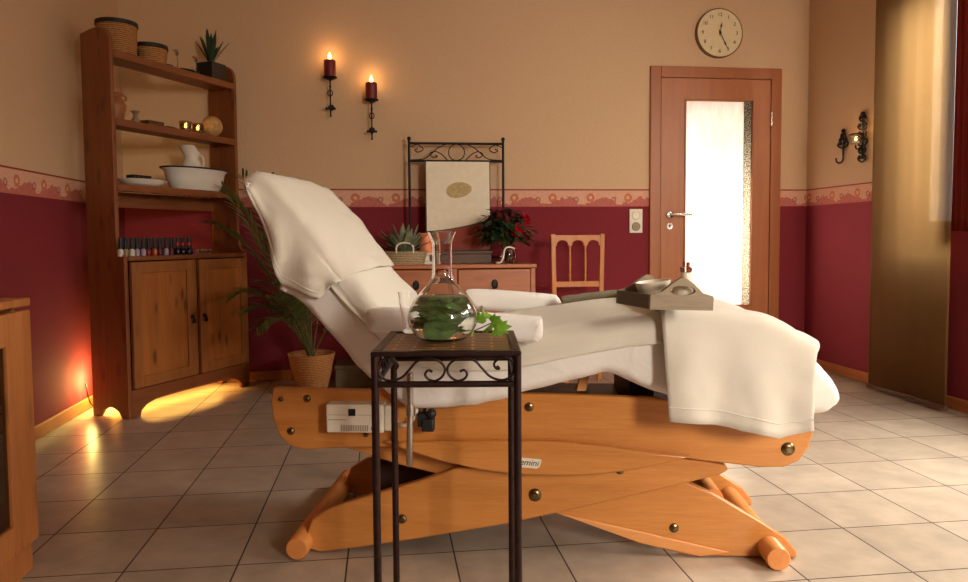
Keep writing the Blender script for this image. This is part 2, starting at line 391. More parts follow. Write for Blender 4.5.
# windows: frame with two casements and panes, deep in the wall
def window(name, axis, at, h, inward):
    a0, a1, z0, z1 = h; bm = nb(); t0, t1 = at+.05*(-inward), at+.11*(-inward); t0, t1 = min(t0, t1), max(t0, t1)
    def bx(b, p0, p1, q0, q1, e=0):
        if axis == 'x': box(b, (t0+e, p0, q0), (t1-e, p1, q1))
        else: box(b, (p0, t0+e, q0), (p1, t1-e, q1))
    w = .06; mid = (a0+a1)/2
    bx(bm, a0, a1, z0, z0+w); bx(bm, a0, a1, z1-w, z1); bx(bm, a0, a0+w, z0+w, z1-w); bx(bm, a1-w, a1, z0+w, z1-w); bx(bm, mid-.05, mid+.05, z0+w, z1-w)
    o = struct(name, bm, M['plastic'], smooth=0, bevel=.006)
    p = nb()
    for q0, q1 in ((a0+w, mid-.05), (mid+.05, a1-w)): bx(p, q0, q1, z0+w, z1-w, .026)
    g = N('window_glass'); tr = g.n('ShaderNodeBsdfTransparent'); gl = g.n('ShaderNodeBsdfGlossy'); gl.inputs['Roughness'].default_value = .02
    mx = g.n('ShaderNodeMixShader'); mx.inputs[0].default_value = .06; g.l(tr.outputs[0], mx.inputs[1]); g.l(gl.outputs[0], mx.inputs[2]); g.l(mx.outputs[0], g.out.inputs[0])
    struct('pane', p, g.m, o, smooth=0)
    sb = nb()
    if axis == 'x': box(sb, (at-.04, a0-.04, z0-.025), (at+.05, a1+.04, z0+.002))
    else: box(sb, (a0-.04, at-.05, z0-.025), (a1+.04, at+.04, z0+.002))
    return o
window('window_1', 'x', XR, W1, -1); window('window_2', 'x', XR, W2, -1); window('window_3', 'y', YF, W3, 1)

# door: frame, leaf with a tall pane, lever handle, keyhole plate
def door():
    bm = nb(); w = .075
    for lo, hi in (((DX0, ZB-.02, 0), (DX0+w, ZB+.1, DZ)), ((DX1-w, ZB-.02, 0), (DX1, ZB+.1, DZ)), ((DX0+w, ZB-.02, DZ-w), (DX1-w, ZB+.1, DZ))): box(bm, lo, hi)
    d = struct('door_1', bm, M['oak_frame'], smooth=0, bevel=.004)
    p0 = on_y(684, 99, ZB); p1 = on_y(751, 306, ZB); x0, x1, z1, z0 = p0.x, p1.x, p0.z, p1.z
    lf = nb(); a, b, c, e = DX0+w+.004, DX1-w-.004, .006, DZ-w-.004; y0, y1 = ZB-.012, ZB+.03
    for lo, hi in (((a, y0, c), (x0, y1, e)), ((x1, y0, c), (b, y1, e)), ((x0, y0, c), (x1, y1, z0)), ((x0, y0, z1), (x1, y1, e))): box(lf, lo, hi)
    bmesh.ops.remove_doubles(lf, verts=lf.verts, dist=1e-5)
    L = struct('door_leaf', lf, M['oak'], d, smooth=0)
    bd = nb()
    for lo, hi in (((x0, y0-.006, z0), (x0+.012, y1, z1)), ((x1-.012, y0-.006, z0), (x1, y1, z1)), ((x0+.012, y0-.006, z0), (x1-.012, y1, z0+.012)), ((x0+.012, y0-.006, z1-.012), (x1-.012, y1, z1))): box(bd, lo, hi)
    struct('glazing_bead', bd, M['oak_frame'], L, smooth=0, bevel=.003)
    mw = .055
    struct('pane', box(nb(), (x0+.012, ZB+.005, z0+.012), (x1-.012-mw, ZB+.011, z1-.012)), M['pane'], L, smooth=0)
    struct('mottled_pane_strip', box(nb(), (x1-.012-mw, ZB+.004, z0+.012), (x1-.012, ZB+.012, z1-.012)), M['mottle'], L, smooth=0)
    h = on_y(669, 214.5, ZB); hb = nb(); tube(hb, [(h.x, y0, h.z), (h.x, y0-.05, h.z)], .009, 12)
    tube(hb, cr([(h.x, y0-.05, h.z), (h.x+.03, y0-.055, h.z), (h.x+.135, y0-.05, h.z-.003)], 5), .009, 10)
    lathe(hb, [(0, 0), (.026, 0), (.026, .008), (.02, .012), (0, .012)], n=24, M4=Matrix.Translation((h.x, y0, h.z)) @ Matrix.Rotation(PI/2, 4, 'X'))
    struct('door_handle', hb, M['chrome'], L)
    k = on_y(669, 226.5, ZB); kb = nb(); lathe(kb, [(0, 0), (.022, 0), (.022, .006), (.007, .007), (0, .004)], n=24, M4=Matrix.Translation((k.x, y0, k.z)) @ Matrix.Rotation(PI/2, 4, 'X') )
    struct('keyhole_plate', kb, M['chrome'], L)
    struct('keyhole', box(nb(), (k.x-.004, y0-.009, k.z-.01), (k.x+.004, y0-.006, k.z+.01)), M['blackmatte'], L, smooth=0)
    for zz in (1.72, .3):
        hg = nb(); tube(hg, [(b+.004, y0-.008, zz-.045), (b+.004, y0-.008, zz+.045)], .008, 10); struct('hinge', hg, M['chrome'], L)
    return (x0+x1)/2, (z0+z1)/2, x0, x1, z0, z1
dcx, dcz, px0, px1, pz0, pz1 = door()

# socket / switch plate
a = on_y(629, 209, ZB); b = on_y(642, 233, ZB); t = thing('wall_socket', 'cream double wall socket and switch plate left of the door', 'socket', ((a.x+b.x)/2, ZB, b.z))
hw = (b.x-a.x)/2; hh = a.z-b.z
part('cover_plate', box(nb(), (-hw, -.012, 0), (hw, 0, hh)), M['plastic'], t, bevel=.004, smooth=0)
for k, nm in ((.73, 'switch_dial'), (.27, 'socket_well')):
    bm = nb(); lathe(bm, [(0, .004), (.026, .004), (.028, .008), (.03, 0)], n=24, M4=Matrix.Translation((0, -.012, hh*k)) @ Matrix.Rotation(PI/2, 4, 'X')); part(nm, bm, M['plastic'] if k > .5 else M['stone_pot'], t)

# ------------------------------------------------------------------ clock
c = on_y(718, 34, ZB); t = thing('wall_clock', 'round cream wall clock above the wooden door', 'clock', (c.x, ZB, c.z)); RX = Matrix.Rotation(PI/2, 4, 'X'); R0 = .166
part('clock_case', lathe(nb(), [(0, 0), (R0, 0), (R0, .026), (R0-.007, .031), (R0-.007, .026)], n=64, M4=RX), M['wicker'] if False else plain('clock_rim', (120, 88, 52), .4, .3), t)
part('clock_face', lathe(nb(), [(0, .0275), (R0-.007, .0275)], n=64, M4=RX), M['cream'], t, smooth=0)
for i in range(1, 13):
    an = i*PI/6; bm = text_bm(str(i), .034); bm.transform(Matrix.Translation((math.sin(an)*.122, -.029, math.cos(an)*.122)) @ RX); part('numeral', bm, M['blackmatte'], t, smooth=0)
def hand(nm, an, L, w):
    bm = nb(); bm2 = [(-w, -.02), (w, -.02), (w*.7, L*.45), (w*2.2, L*.6), (w*.6, L*.72), (0, L), (-w*.6, L*.72), (-w*2.2, L*.6), (-w*.7, L*.45)]
    prism(bm, bm2, lambda p, s: (p[0]*math.cos(an)+p[1]*math.sin(an), s, -p[0]*math.sin(an)+p[1]*math.cos(an)), -.037, -.0355); part(nm, bm, M['blackmatte'], t, smooth=0)
hand('hour_hand', math.radians(9), .078, .003); hand('minute_hand', math.radians(153), .135, .0025)
part('hand_hub', lathe(nb(), [(0, .04), (.008, .04), (.008, .034)], n=16, M4=RX), M['blackmatte'], t)

# ------------------------------------------------------------------ wall candle sconces
def flame_bm(bm, c, h=.045, r=.009): return lathe(bm, [(0, 0), (r*.7, h*.12), (r, h*.32), (r*.7, h*.6), (r*.3, h*.85), (0, h)], c, 14)
def candle_sconce(px, ycup, ybot, label_s, label_c):
    D = ZB-.075; p = on_y(px, ycup, D); q = on_y(px, ybot, D); H = p.z-q.z
    t = thing('wall_sconce', label_s, 'candle holder', (p.x, ZB, q.z), 0)
    d = -.075
    part('drip_plate', lathe(nb(), [(0, 0), (.03, .001), (.042, .010), (.046, .012), (.043, .006), (.012, -.008), (0, -.008)], (0, d, H), 24), M['black'], t)
    st = nb(); tube(st, [(0, d, H-.006), (0, d, .02), (0, d+.01, 0)], .005, 8)
    tube(st, cr([(0, d, H*.32), (0, d*.6, H*.2), (0, -.004, H*.28)], 6), .004, 8); part('stem', st, M['black'], t)
    rg = nb(); tube(rg, [(math.cos(x*PI/8)*.015, d, H*.62+math.sin(x*PI/8)*.018) for x in range(16)], .0035, 6, True); ball(rg, (0, d, H*.8), .008, 10); part('ring_ornament', rg, M['black'], t)
    cx = nb(); tube(cx, [(-.026, d, H*.2), (.026, d, H*.2)], .005, 8); ball(cx, (-.026, d, H*.2), .008, 8); ball(cx, (.026, d, H*.2), .008, 8); part('cross_ornament', cx, M['black'], t); part('tip', ball(nb(), (0, d, 0), .007, 8), M['black'], t)
    pl = nb(); lathe(pl, [(0, 0), (.02, 0), (.02, .004), (0, .004)], n=16, M4=Matrix.Translation((0, 0, H*.28)) @ RX); part('wall_plate', pl, M['black'], t)
    cd = thing('pillar_candle', label_c, 'candle', (p.x, ZB+d, p.z+.0125))
    r = .037; ch = .105
    part('wax', lathe(nb(), [(0, 0), (r, 0), (r, ch-.004), (r-.004, ch), (r-.012, ch-.006), (0, ch-.01)], n=28), M['red'], cd)
    part('wick', tube(nb(), [(0, 0, ch-.012), (0, 0, ch+.008)], .0015, 6), M['blackmatte'], cd)
    part('flame', flame_bm(nb(), (0, 0, ch), .05, .012), M['flame'], cd)
    lamp('candle_light', 'POINT', (p.x, ZB+d-.0, p.z+ch+.05), .6, (1, .52, .2), .02)
candle_sconce(330, 79, 116, 'black iron wall sconce holding the left, higher lit red candle', 'left, higher of the two lit red candles on the wall sconces')
candle_sconce(371.5, 101.5, 139, 'black iron wall sconce holding the right, lower lit red candle', 'right, lower of the two lit red candles on the wall sconces')
# scrolled pair on the right wall
def scroll_plate(y, z0, z1, wid, label, hook):
    t = thing('wall_ornament' if hook else 'wall_sconce', label, 'wall hook' if hook else 'candle holder', (XR, y, z0)); H = z1-z0; bm = nb(); n = 3 if hook else 6
    tube(bm, [(-.012, 0, .02 if not hook else .0), (-.012, 0, H)], .007, 8)
    for i in range(n):
        zc = H*((i+.5)/n) if not hook else H*(.45+.5*i/n); w = wid*(1.0-.35*abs(i-(n-1)/2)/(n/2))*(1 if i % 2 == 0 else .8)
        if hook: w = wid*(1.05-.3*i)
        hh_ = H/n*.62
        for s in (-1, 1):
            tube(bm, cr([(-.012, 0, zc-hh_*.8), (-.014, s*w*.7, zc-hh_*.5), (-.016, s*w, zc), (-.016, s*w*.7, zc+hh_*.5), (-.02, s*w*.3, zc+hh_*.3), (-.02, s*w*.4, zc-hh_*.05)], 5), .0058, 7)
            ball(bm, (-.02, s*w*.42, zc), .0085, 8)
    ball(bm, (-.014, 0, H), .014, 10)
    part('scroll_plate', bm, M['black'], t)
    return t, H
p = on_x(845, 155, XR); q = on_x(845, 131, XR)
t, H = scroll_plate(p.y, p.z, q.z, .05, 'black scrolled iron wall hook left of the tealight sconce, right wall', True)
part('hook', tube(nb(), cr([(-.012, 0, 0), (-.014, 0, -.03), (-.03, .0, -.05), (-.055, 0, -.045), (-.062, 0, -.02)], 5), .006, 8), M['black'], t)
p = on_x(864, 162, XR); q = on_x(864, 114, XR)
t, H = scroll_plate(p.y, p.z, q.z, .05, 'tall black scrolled iron sconce with a tealight beside the curtain', False)
cz = H*.42; arm = nb(); tube(arm, cr([(-.014, 0, cz-.02), (-.035, 0, cz-.045), (-.055, 0, cz-.04), (-.058, 0, cz-.02)], 5), .005, 8)

part('holder_arm', arm, M['black'], t); part('holder_ring', tube(nb(), [(-.058+.037*math.cos(k*PI/10), .037*math.sin(k*PI/10), cz+.045) for k in range(20)], .004, 6, True), M['black'], t)
lx, ly, lz = XR-.058, p.y, p.z+cz-.015
tl = thing('tealight_glass', 'small glass with a lit tealight on the right wall sconce', 'tealight', (lx, ly, lz))
def tealight(tl, r, h, fl=True, gm='glass'):
    part('glass_cup', lathe(nb(), [(0, 0), (r*.85, 0), (r, h*.5), (r, h), (r-.003, h), (r-.003, h*.5), (r*.85-.003, .004), (0, .004)], n=24), M[gm], tl)
    part('wax', lathe(nb(), [(0, .0045), (r*.7, .0045), (r*.7, .018), (0, .018)], n=20), M['ceramic'], tl)
    part('flame', flame_bm(nb(), (0, 0, .02), .03, .008), M['flame'], tl)
tealight(tl, .031, .062)
lamp('tealight_light', 'POINT', (lx, ly, lz+.09), .25, (1, .55, .22), .02)

# ------------------------------------------------------------------ curtain on the right wall
XC = XR-.11
def panel(y0, y1, z0, z1, x, amp=.006, n=24):
    P = []
    for j in range(13):
        z = z0+(z1-z0)*j/12; P.append([(x+amp*math.sin(i*1.3)*(.4+.6*j/12), y0+(y1-y0)*i/n, z) for i in range(n+1)])
    b = nb(); grid(b, P); return b
yA = on_x(868, 385, XC).y; yB = on_x(946, 411, XC).y
t = thing('panel_curtain', 'sheer gold brown panel curtain hanging in front of right window', 'curtain', (XC, (yA+yB)/2, .02))
def loc_bm(bm, o):
    for v in bm.verts: v.co -= Vector(o)
    return bm
part('fabric_panel', loc_bm(panel(yB, yA, .03, 2.5, XC, .0025), t.location), M['curtain'], t, solid=.0012)
part('weight_bar', loc_bm(box(nb(), (XC-.012, yB, .012), (XC+.012, yA, .036)), t.location), M['darkwood'], t, smooth=0, bevel=.003)
part('rail_carrier', loc_bm(box(nb(), (XC-.012, yB, 2.49), (XC+.012, yA, 2.52)), t.location), M['plastic'], t, smooth=0)
XC2 = XR-.06
t = thing('side_curtain', 'sheer red curtain behind the gold panel at the right edge', 'curtain', (XC2, (yB+3.2)/2, .02))
part('fabric_panel', loc_bm(panel(3.12, yB+.06, .93, 2.5, XC2, .012, 36), t.location), M['redcurtain'], t, solid=.0012)
b_ = struct('trim_1', box(nb(), (XR-.14, 1.0, 2.52), (XR-.03, ZB-.4, 2.545)), M['plastic'], smooth=0)   # curtain rail

# ------------------------------------------------------------------ pine cabinet standing across the corner
FO = Vector((-1.289, 3.901, 0)); E1 = Vector((.485, .874, 0)).normalized(); E2 = Vector((E1.y, -E1.x, 0)); KA = math.atan2(E1.y, E1.x)
def kw(x, y, z): return FO+E1*x-E2*y+Vector((0, 0, z))       # cabinet local -> world (y runs into the depth)
def kxz(px, py, d):                                            # pixel -> local x, z at depth d behind the front
    q = on_plane(px, py, FO-E2*d, E2)-FO; return q.dot(E1), q.z
CW, CD = .905, .25
cab = thing('shelf_cabinet', 'tall pine cabinet with open shelves standing across left corner', 'cabinet', FO, KA)
def side_bm(x0):
    arch = [(.05+.15*k/8+.0, .05*math.sin(PI*k/8)**.6) for k in range(9)]
    poly = [(0, 0), (.045, 0)]+[(a_, z+.004) for a_, z in arch]+[(.205, 0), (CD, 0), (CD, 1.965), (.16, 1.985)]
    poly += [(.13-.08*math.sin(k*PI/12), 1.985-.085*(1-math.cos(k*PI/12))) for k in range(0, 7)]
    poly += [(.05, .93)]+[(.05*math.cos(k*PI/12), .93-.09*math.sin(k*PI/12)) for k in range(1, 6)]+[(0, .835)]
    return prism(nb(), poly, lambda p, s: (s, p[0], p[1]), x0, x0+.024)
part('side_panel', side_bm(-.03), M['pine_z'], cab, smooth=0, bevel=.003); part('side_panel', side_bm(CW-.024), M['pine_z'], cab, smooth=0, bevel=.003)
SZ = {'top': 1.872, 'mid': 1.532, 'low': 1.203, 'base': .832}
for k in ('top', 'mid', 'low'):
    z = SZ[k]; bm = box(nb(), (-.006, .053, z-.026), (CW-.024, CD-.012, z)); box(bm, (-.006, .046, z-.038), (CW-.024, .0529, z-.0005)); part('shelf', bm, M['pine_x'], cab, smooth=0, bevel=.003)
part('back_rail', box(nb(), (-.006, CD-.02, SZ['low']-.11), (CW-.024, CD-.002, SZ['low']-.03)), M['pine_x'], cab, smooth=0)
part('counter_top', box(nb(), (-.006, -.006, SZ['base']-.024), (CW-.024, CD, SZ['base'])), M['pine_x'], cab, smooth=0, bevel=.004)
part('back_panel', box(nb(), (-.006, CD-.012, .1), (CW-.024, CD-.002, SZ['base']-.026)), M['darkwick'], cab, smooth=0)
part('bottom_board', box(nb(), (-.006, .02, .13), (CW-.024, CD-.014, .15)), M['pine_x'], cab, smooth=0)
part('mullion', box(nb(), (CW/2-.017, .001, .15), (CW/2+.017, .02, SZ['base']-.026)), M['pine_frame'], cab, smooth=0)
# bottom rail with arched feet
pl = [(-.006, .145), (-.006, 0), (.045, 0), (.055, .03), (.09, .055), (.15, .07), (.3, .075), (.6, .075), (CW-.16, .07), (CW-.11, .055), (CW-.082, .03), (CW-.075, 0), (CW-.024, 0), (CW-.024, .145)]
part('bottom_rail', prism(nb(), pl, lambda p, s: (p[0], s, p[1]), .0, .02), M['pine_x'], cab, smooth=0, bevel=.003)
for s, (x0, x1) in enumerate(((-.002, CW/2-.019), (CW/2+.019, CW-.028))):
    z0, z1 = .153, SZ['base']-.03; w = .058; bm = nb()
    for lo, hi in (((x0, -.02, z0), (x0+w, 0, z1)), ((x1-w, -.02, z0), (x1, 0, z1)), ((x0+w, -.02, z0), (x1-w, 0, z0+w)), ((x0+w, -.02, z1-w), (x1-w, 0, z1))): box(bm, lo, hi)
    d = part('door', bm, M['pine_frame'], cab, smooth=0, bevel=.003)
    part('door_panel', box(nb(), (x0+w, -.011, z0+w), (x1-w, -.003, z1-w)), M['pine_door'], d, smooth=0)
    kx = (x1-.028) if s == 0 else (x0+.028); kb = nb(); lathe(kb, [(0, 0), (.011, 0), (.009, .008), (0, .01)], n=14, M4=Matrix.Translation((kx, -.02, .485)) @ RX)
    tube(kb, [(kx, -.03, .485), (kx, -.036, .47), (kx, -.034, .45)], [.004, .008, .011], 10); part('drop_handle', kb, M['black'], d)
def on_shelf(x, y, k): return kw(x, y, SZ[k]+.0003)
def lathed(name, prof, mat, x, y, k, label, cat, group=None, n=28, **kw_):
    return solo(name, lathe(nb(), prof, (0, 0, 0), n), mat, label, cat, group, loc=on_shelf(x, y, k), **kw_)
# top shelf
def basket(x, y, r0, r1, h, label, rot=0):
    t = thing('wicker_basket', label, 'basket', on_shelf(x, y, 'top'), rot)
    n = 40; prof = [(0, 0), (r0, 0), (r0+(r1-r0)*.5, h*.5), (r1, h), (r1-.008, h), (r0-.006, .006), (0, .006)]
    part('body', lathe(nb(), prof, n=n), M['wicker'], t)
    part('rim_band', lathe(nb(), [(r1-.010, h+.004), (r1+.003, h+.004), (r1+.004, h-.016), (r1+.0005, h-.018)], n=n), M['blackmatte'], t)
def kx_(px, py, d): return kxz(px, py, d)[0]
basket(.096, .135, .092, .099, .163, 'larger round lidless wicker basket with black rim, cabinet top left')
x_ = kx_(150, 52, .14); basket(x_, .14, .083, .09, .098, 'smaller round wicker basket with black rim on the cabinet top')
solo('dark_pouch', ball(nb(), (0, 0, .028), .03, 12, 1, .8, .9), M['blackmatte'], 'small dark lump between the two black rimmed baskets', 'pouch', loc=on_shelf(kx_(134, 53, .1), .1, 'top'))
solo('dark_box', box(nb(), (-.02, -.02, 0), (.02, .02, .022)), M['darkwood'], 'tiny dark wooden box right of the smaller rimmed basket', 'box', loc=on_shelf(kx_(168, 60, .12), .12, 'top'), rot=KA, smooth=0, bevel=.002)
def glass_flower(px, h, label):
    x = kx_(px, 60, .11); t = thing('glass_flower', label, 'ornament', on_shelf(x, .11, 'top'), KA)
    part('foot', lathe(nb(), [(0, 0), (.014, 0), (.008, .01), (0, .012)], n=16), M['glass'], t)
    part('stem', tube(nb(), cr([(0, 0, .01), (.006, 0, h*.5), (-.004, 0, h)], 6), .002, 6), M['stem'], t)
    bm = nb()
    for k in range(7): an = k*2*PI/7; leaf(bm, (-.004, 0, h), (math.cos(an), .3, math.sin(an)), .026, .018, .1)
    part('petals', bm, M['flower_grey'], t)
glass_flower(177, .105, 'thin stemmed dried flower ornament, left one on the cabinet top')
glass_flower(196, .10, 'thin stemmed dried flower ornament beside the black potted plant')
t = thing('dark_dish', 'long low dark dish on the cabinet top beside the black pot', 'dish', on_shelf(kx_(189, 65, .1), .1, 'top'), KA)
part('bowl', lathe(nb(), [(0, 0), (.05, 0), (.075, .016), (.07, .016), (.045, .005), (0, .005)], n=28, sx=1, sy=.5), M['blackmatte'], t)
solo('glass_votive', lathe(nb(), [(0, 0), (.014, 0), (.017, .03), (.0145, .03), (.012, .004), (0, .004)], n=18), M['glass'], 'tiny clear votive glass in front of the black potted plant', 'glass', loc=on_shelf(kx_(194, 66, .07)+.0, .065, 'top'))
x_ = kx_(211, 68, .12); t = thing('potted_plant', 'small spiky green plant in a square black pot on cabinet top', 'plant', on_shelf(x_, .12, 'top'), KA)
bm = nb(); prism(bm, [(-.055, -.055), (.055, -.055), (.055, .055), (-.055, .055)], lambda p, s: (p[0]*(1+.12*s), p[1]*(1+.12*s), s*.1), 0, 1); part('pot', bm, M['blackmatte'], t, smooth=0, bevel=.004)
part('soil', box(nb(), (-.05, -.05, .1), (.05, .05, .103)), M['cork'], t, smooth=0); bm = nb()
for k in range(26):
    an = random.random()*2*PI; ti = random.uniform(.05, .62); d = Vector((math.cos(an)*math.sin(ti), math.sin(an)*math.sin(ti), math.cos(ti))); leaf(bm, (d.x*.02, d.y*.02, .1), d, random.uniform(.15, .23), .024, .12, n=6)
part('foliage', bm, M['leafdark'], t)
# middle shelf
t = thing('pottery_jug', 'brown pottery jug behind the left post of middle shelf', 'jug', on_shelf(kx_(114, 115, .13)+.0, .13, 'mid'), KA)
part('body', lathe(nb(), [(0, 0), (.045, 0), (.055, .05), (.062, .075), (.05, .105), (.038, .12), (.048, .14), (.044, .14), (.034, .12), (0, .10)], n=30), M['brownpot'], t)
part('ear_handle', tube(nb(), cr([(.05, 0, .1), (.08, 0, .12), (.075, 0, .135), (.046, 0, .135)], 6), .006, 8), M['brownpot'], t)
t = thing('candlestick', 'small stoneware candlestick beside the brown jug on middle shelf', 'candlestick', on_shelf(kx_(135.5, 118, .11), .11, 'mid'))
part('stand', lathe(nb(), [(0, 0), (.026, 0), (.022, .018), (.013, .03), (.011, .05), (.024, .064), (.022, .066), (.009, .055), (0, .054)], n=24), M['stone_pot'], t)
solo('trinket_box', box(nb(), (-.055, -.04, 0), (.055, .04, .024)), M['greenglass'] if False else M['darkwood'], 'flat dark box right of the stoneware candlestick', 'box', loc=on_shelf(kx_(151, 120, .1), .1, 'mid'), rot=KA, smooth=0, bevel=.004)
solo('driftwood_slice', tube(nb(), cr([(-.075, 0, .008), (-.03, .01, .010), (.02, -.005, .009), (.075, .0, .006)], 6), [.006]*7+[.008]*6+[.006]*6, 8), M['darkwood'], 'thin dark driftwood piece lying left of the tealight glasses', 'wood', loc=on_shelf(kx_(170, 124, .1), .1, 'mid'), rot=KA)
for px, lab in ((185.5, 'left of two smoky tealight glasses on the middle shelf, lit'), (197.5, 'right of two smoky tealight glasses, beside the straw ball')):
    tl = thing('tealight_glass', lab, 'tealight', on_shelf(kx_(px, 122, .085), .085, 'mid')); tealight(tl, .034, .058, True, 'greenglass')
    w_ = tl.location; lamp('tealight_light', 'POINT', (w_.x, w_.y, w_.z+.085), .06, (1, .5, .18), .015)
lathed('straw_ball', [(.062*math.sin(PI*i/16), .062-.062*math.cos(PI*i/16)) for i in range(17)], M['straw'], kx_(212.5, 121, .1), .105, 'mid', 'round tan straw ball at right end of the middle shelf', 'ball')
# lower shelf
t = thing('serving_plate', 'white oval plate on the lower shelf left of the washbasin', 'plate', on_shelf(kx_(143, 188, .13), .13, 'low'), KA)
part('dish', lathe(nb(), [(0, 0), (.10, 0), (.125, .012), (.148, .034), (.144, .036), (.12, .016), (.09, .006), (0, .006)], n=40, sy=.68), M['ceramic'], t)
t = thing('stone_comb', 'black ridged massage bar lying on the white plate', 'massage tool', on_shelf(kx_(139, 180, .13), .13, 'low')+Vector((0, 0, .0085)), KA)
part('bar', box(nb(), (-.062, -.03, 0), (.062, .03, .028)), M['blackmatte'], t, smooth=0, bevel=.003); bm = nb()
for k in range(7): box(bm, (-.06+k*.018, -.028, .028), (-.048+k*.018, .028, .05))
part('ridges', bm, M['blackmatte'], t, smooth=0, bevel=.002)
bx_ = kx_(197, 185, .13)
t = thing('enamel_basin', 'large white enamel washbasin with dark rim on lower shelf', 'basin', on_shelf(bx_-.005, .135, 'low'), KA)
part('bowl', lathe(nb(), [(0, 0), (.165, 0), (.178, .015), (.2, .06), (.212, .105), (.236, .122), (.238, .126), (.208, .116), (.196, .07), (.172, .02), (.16, .006), (0, .006)], n=48, sy=.56), M['enamel'], t)
part('rim', tube(nb(), [(.237*math.cos(k*PI/24), .237*.56*math.sin(k*PI/24), .124) for k in range(48)], .0045, 8, True), M['blackmatte'], t)
t = thing('ewer', 'white ceramic pitcher standing in the enamel washbasin', 'pitcher', on_shelf(kx_(193, 165, .14), .15, 'low')+Vector((0, 0, .0062)), KA)
bm = nb(); V = [(0, 0), (.05, 0), (.068, .04), (.07, .09), (.058, .14), (.042, .175), (.04, .2), (.05, .23), (.047, .23), (.037, .2), (0, .19)]; lathe(bm, V, n=32)
for v in bm.verts:
    if v.co.z > .19 and v.co.x < 0: v.co.x -= .03*(v.co.z-.19)/.04; v.co.z += .025*(v.co.z-.19)/.04
    elif v.co.z > .19: v.co.z -= .012
part('body', bm, M['ceramic'], t); part('handle', tube(nb(), cr([(.045, 0, .2), (.085, 0, .205), (.098, 0, .16), (.066, 0, .11)], 6), .007, 8), M['ceramic'], t)
# small bottles along the counter top
ORD = ['first', 'second', 'third', 'fourth', 'fifth', 'sixth', 'seventh', 'eighth', 'ninth', 'tenth', 'eleventh', 'twelfth', 'thirteenth', 'fourteenth']
spec = [('whitebody', 'milky'), ('stone_pot', 'grey'), ('whitebody', 'milky'), ('lilac', 'lilac'), ('lilac', 'pale lilac'), ('reddish', 'red'), ('amber', 'amber'), ('plum', 'plum'), ('lilac', 'mauve'), ('plum', 'dark plum'), ('darkbody', 'dark'), ('darkbody', 'dark'), ('darkbody', 'dark')]
protos = {}
def make_bottle(kind, bodymat, red=False):
    t = thing('nail_polish_bottle', '', 'bottle'); tall = .062
    part('body', lathe(nb(), [(0, 0), (.0125, 0), (.014, .004), (.014, .03), (.009, .036), (.007, .038), (0, .038)], n=18), M[bodymat], t)
    part('cap', lathe(nb(), [(.0, .038), (.0085, .038), (.0075, .07), (.006, .096), (0, .097)], n=16), M['blackmatte'], t)
    if red: part('collar', lathe(nb(), [(.0092, .052), (.0105, .052), (.0105, .066), (.0092, .066)], n=16), M['redcap'], t)
    return t
for i, (mt, nm) in enumerate(spec):
    px = 120.5+i*5.7; x = kx_(px, 254, .02); red = i >= 10; key = (mt, red)
    loc = on_shelf(x+.002, .022 + .004*(i % 2), 'base'); tail = 'red collared ' if red else ''
    lab = ORD[i]+' bottle from left in counter row, '+tail+nm+' body'+(', black cap' if not red else '')
    if key not in protos: protos[key] = make_bottle(mt, mt, red); protos[key].location = loc; protos[key]['label'] = lab; protos[key]['group'] = 'small bottles along the cabinet counter'
    else: dup(protos[key], loc, lab, group='small bottles along the cabinet counter')
for i in range(13):
    x = kx_(123.4+i*5.7, 252, .05); lab = ORD[i]+' black capped bottle from left, rear row behind the counter row'
    pr = protos.get('rear')
    loc = on_shelf(x+.006, .065, 'base')
    if pr is None: protos['rear'] = pr = make_bottle('x', 'darkbody'); pr.location = loc; pr['label'] = lab; pr['group'] = 'small bottles in the rear row'
    else: dup(pr, loc, lab, group='small bottles in the rear row')
pr = None
for i in range(4):
    x = kx_(195+i*4.2, 252, .03); lab = ['first', 'second', 'third', 'last'][i]+' of four low clear jars right of the bottles'; loc = on_shelf(x+.02, .03, 'base')
    if pr is None:
        pr = thing('clear_jar', lab, 'jar', loc, 0, 'low clear jars on the counter'); part('glass_body', lathe(nb(), [(0, 0), (.012, 0), (.012, .016), (.009, .02), (0, .02)], n=16), M['glass'], pr); part('lid', lathe(nb(), [(0, .02), (.01, .02), (.01, .028), (0, .028)], n=16), M['stone_pot'], pr)
    else: dup(pr, loc, lab)
# warm lamp on the floor behind the cabinet
lp = Vector((-1.49, 4.22, 0)); t = thing('accent_lamp', 'small warm glowing lamp on the floor behind the pine cabinet', 'lamp', lp)
part('base', lathe(nb(), [(0, 0), (.04, 0), (.04, .02), (.015, .03), (0, .03)], n=20), M['plastic'], t); part('bulb', ball(nb(), (0, 0, .055), .026, 16), M['lampwarm'], t)
part('cable', tube(nb(), cr([(-.03, -.02, .006), (-.05, -.08, .006), (-.075, -.14, .05), (-.085, -.17, .16)], 8), .0035, 6), M['blackmatte'], t)
lamp('accent_light', 'POINT', lp+Vector((-.045, -.12, .17)), 10.0, (1, .72, .20), .04)
lamp('accent_light', 'AREA', kw(.42, .13, .122), 4.2, (1, .50, .10), .8, (0, 0, KA), .1)

